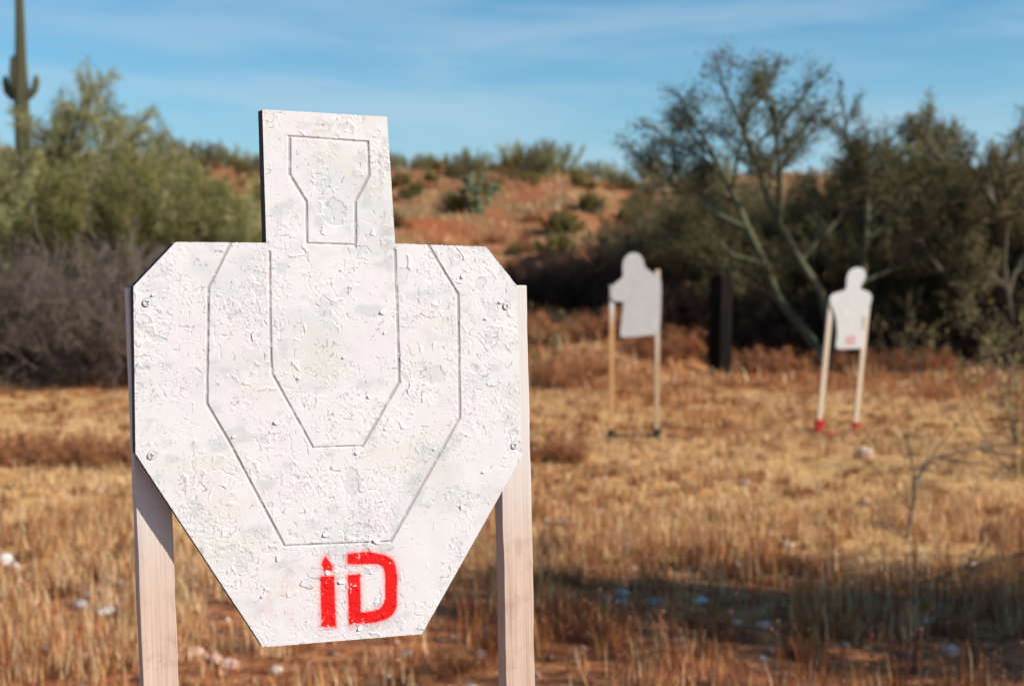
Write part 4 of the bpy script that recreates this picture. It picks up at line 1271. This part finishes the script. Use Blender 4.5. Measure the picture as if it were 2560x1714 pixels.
# ================================================================ GRASS, GRAVEL
rng = np.random.default_rng(4)
def blades(name, cx, cy, per, spread, hmin, hmax, wid, palettes, mixw, lean, label, split=True):
    """cx,cy tuft centres; hmin/hmax/wid arrays per tuft; mixw: per tuft weight of palette 2"""
    k = len(cx)
    c = np.repeat(np.arange(k), per); M = len(c)
    sp_ = np.asarray(spread)[c] if np.ndim(spread) else spread
    x = cx[c] + rng.normal(0, 1, M) * sp_; y = cy[c] + rng.normal(0, 1, M) * sp_
    z = gh(x, y) - 0.004
    h = hmin[c] + (hmax[c] - hmin[c]) * rng.random(M) ** 1.4
    th = rng.uniform(0, 2 * np.pi, M); ln = lean * rng.random(M) ** 0.7
    dx = np.cos(th) * ln; dy = np.sin(th) * ln
    wx = -np.sin(th) * wid[c]; wy = np.cos(th) * wid[c]
    dz = np.sqrt(np.maximum(0.15, 1 - ln ** 2))
    b0 = np.stack([x - wx, y - wy, z], -1); b1 = np.stack([x + wx, y + wy, z], -1)
    mx_, my_, mz_ = x + dx * h * 0.35, y + dy * h * 0.35, z + dz * h * 0.62
    m0 = np.stack([mx_ - wx * .7, my_ - wy * .7, mz_], -1); m1 = np.stack([mx_ + wx * .7, my_ + wy * .7, mz_], -1)
    tp = np.stack([x + dx * h, y + dy * h, z + dz * h * 0.95], -1)
    V = np.stack([b0, b1, m1, m0, tp], 1).reshape(-1, 3)
    i0 = np.arange(M) * 5
    quads = np.stack([i0, i0 + 1, i0 + 2, i0 + 3], -1); tris = np.stack([i0 + 3, i0 + 2, i0 + 4], -1)
    pa, pb_ = np.array(palettes[0]), np.array(palettes[1])
    pick = rng.random(M) < mixw[c]
    col = np.where(pick[:, None], pb_[rng.integers(0, len(pb_), M)], pa[rng.integers(0, len(pa), M)]) * rng.uniform(0.7, 1.25, (M, 1))
    me = np_mesh(name, V, tris=tris, quads=quads, tint=np.repeat(col, 5, 0))
    o = link(name, me, None, [m_grass])
    o['kind'] = 'stuff'; o['label'] = label; o['category'] = 'grass'
    return o
m_grass = attr_mat('dry_grass', 0.85, trans=0.25, vary=0.0)
STRAW = [(0.697, 0.444, 0.214), (0.787, 0.529, 0.292), (0.63, 0.349, 0.134), (0.8, 0.593, 0.348)]
RUST = [(0.5, 0.184, 0.063), (0.35, 0.115, 0.047), (0.625, 0.265, 0.089), (0.2, 0.075, 0.042)]
def scatter(n_, y0, y1, pw, xm=0.42, xa=1.4):
    y = y0 + (y1 - y0) * rng.random(n_) ** pw
    x = (rng.random(n_) * 2 - 1) * (xm * y + xa)
    return x, y
# open field: short pale straw
x, y = scatter(15000, 6.2, 20.5, 0.75)
dn = fbm(x * 0.8, y * 0.8, 61, 3)
keep = rng.random(len(x)) < np.clip((dn - 0.30) * 4.0, 0.08, 1) * np.where(y < 8, 0.6, 1)
x, y = x[keep], y[keep]
hh = rng.uniform(0.05, 0.13, len(x)) * (0.8 + 0.5 * fbm(x * .5, y * .5, 65, 2))
blades('dry_grass', x, y, 16, 0.05 + 0.05 * rng.random(len(x)), hh * 0.4, hh, 0.0024 + 0.00012 * y, (STRAW, RUST), np.clip(0.22 + 2.4 * (fbm(x * 0.6 + 4, y * 0.6, 67, 3) - 0.5) + 0.7 * sstep(15.5, 19, y), 0.04, 0.9), 0.92, 'short pale straw grass covering the open field')
# near ground: taller stems, straw and rust, in loose tufts
x, y = scatter(3000, 3.4, 9.0, 0.85)
dn = fbm(x * 1.1, y * 1.1, 71, 3)
keep = rng.random(len(x)) < np.clip((dn - 0.36) * 4.5, 0.05, 1) * (1 - 0.75 * sstep(7.2, 9, y))
x, y = x[keep], y[keep]
hh = rng.uniform(0.10, 0.27, len(x))
blades('dry_grass', x, y, 26, 0.045, hh * 0.35, hh, np.full(len(x), 0.0024), (STRAW, RUST), np.clip(0.55 + 1.6 * (fbm(x * 0.7 + 9, y * 0.7, 77, 3) - 0.5), 0.1, 0.95), 0.5, 'taller straw and rust coloured grass tufts on the near ground')
# brown dead tufts dotted over the field
x, y = scatter(1500, 6.0, 18.5, 0.8)
hh = rng.uniform(0.05, 0.14, len(x))
blades('dead_tufts', x, y, 34, 0.035, hh * 0.4, hh, 0.002 + 0.00015 * y, (RUST, [(0.12, 0.06, 0.035), (0.20, 0.14, 0.06), (0.34, 0.13, 0.05)]), np.full(len(x), 0.5), 0.8, 'small dead brown tufts dotted over the straw field')
# grass grown up round the far stands
x = np.concatenate([rng.uniform(0.75, 1.45, 60), rng.uniform(2.65, 3.35, 60)]); y = np.concatenate([rng.uniform(12.1, 12.75, 60), rng.uniform(12.6, 13.3, 60)])
hh = rng.uniform(0.05, 0.11, 120)
blades('dry_grass', x, y, 14, 0.05, hh * 0.4, hh, np.full(120, 0.004), (STRAW, RUST), np.full(120, 0.15), 0.7, 'straw grass grown up round the feet of the far targets')
# hillside grass
x, y = scatter(5200, 18, 54, 0.9, 0.42, 3)
hh = rng.uniform(0.15, 0.34, len(x))
blades('hill_grass', x, y, 11, 0.16, hh * 0.4, hh, np.full(len(x), 0.010), (STRAW, RUST), np.clip(0.35 + 1.8 * (fbm(x * 0.25 + 9, y * 0.25, 87, 3) - 0.5), 0.05, 0.95), 0.7, 'dry bunch grass on the red hillside')
# gravel
k = 6500
x, y = scatter(k, 3.4, 14, 1.2)
s = rng.uniform(0.005, 0.017, k) * rng.uniform(0.6, 1.2, k)
octv = np.array([(1, 0, 0), (-1, 0, 0), (0, 1, 0), (0, -1, 0), (0, 0, .7), (0, 0, -.7)], float)
octf = np.array([(0, 2, 4), (2, 1, 4), (1, 3, 4), (3, 0, 4), (2, 0, 5), (1, 2, 5), (3, 1, 5), (0, 3, 5)])
V = octv[None] * (1 + rng.uniform(-.35, .35, (k, 6, 3))) * s[:, None, None]
V = V + rng.normal(0, 0.25, (k, 6, 3)) * s[:, None, None]
V += np.stack([x, y, gh(x, y) + s * 0.2], -1)[:, None]
T = (octf[None] + 6 * np.arange(k)[:, None, None]).reshape(-1, 3)
pal = np.array([(0.36, 0.18, 0.12), (0.28, 0.12, 0.08), (0.42, 0.27, 0.20), (0.20, 0.11, 0.09), (0.48, 0.36, 0.29)])
col = pal[rng.integers(0, 5, k)] * rng.uniform(0.7, 1.2, (k, 1))
go = link('gravel', np_mesh('gravel', V.reshape(-1, 3), tris=T, tint=np.repeat(col, 6, 0)), None, [attr_mat('gravel_stone', 0.9, vary=0.0)])
go['kind'] = 'stuff'; go['label'] = 'reddish gravel scattered over the near ground'; go['category'] = 'gravel'

# reddish seed heads on thin stems, in the shade by the front of the field
k = 520
x = rng.uniform(0.1, 2.6, k); y = 4.4 + 1.9 * rng.random(k)
keep = fbm(x * 1.3, y * 1.3, 95, 2) > 0.42
x, y = x[keep], y[keep]; k = len(x)
hz = rng.uniform(0.06, 0.26, k); s = rng.uniform(0.004, 0.008, k); g = gh(x, y)
lx = rng.normal(0, 0.02, k); ly = rng.normal(0, 0.02, k)
V = octv[None] * (1 + rng.uniform(-.3, .3, (k, 6, 3))) * s[:, None, None] * np.array((1, 1, 1.5))
V += np.stack([x + lx, y + ly, g + hz], -1)[:, None]
T = (octf[None] + 6 * np.arange(k)[:, None, None]).reshape(-1, 3)
St = np.stack([np.stack([x - .0012, y, g - .005], -1), np.stack([x + .0012, y, g - .005], -1), np.stack([x + lx + .001, y + ly, g + hz], -1), np.stack([x + lx - .001, y + ly, g + hz], -1)], 1).reshape(-1, 3)
SQ = np.arange(4 * k).reshape(-1, 4) + 6 * k
col = np.array([(0.44, 0.17, 0.10), (0.50, 0.24, 0.15), (0.34, 0.11, 0.07)])[rng.integers(0, 3, k)]
so = link('seed_heads', np_mesh('seed_heads', np.concatenate([V.reshape(-1, 3), St]), tris=T, quads=SQ, tint=np.concatenate([np.repeat(col, 6, 0), np.repeat(col * 0.5, 4, 0)])), None, [m_grass])
so['kind'] = 'stuff'; so['label'] = 'reddish seed heads on thin dry stems in the shade'; so['category'] = 'plant'
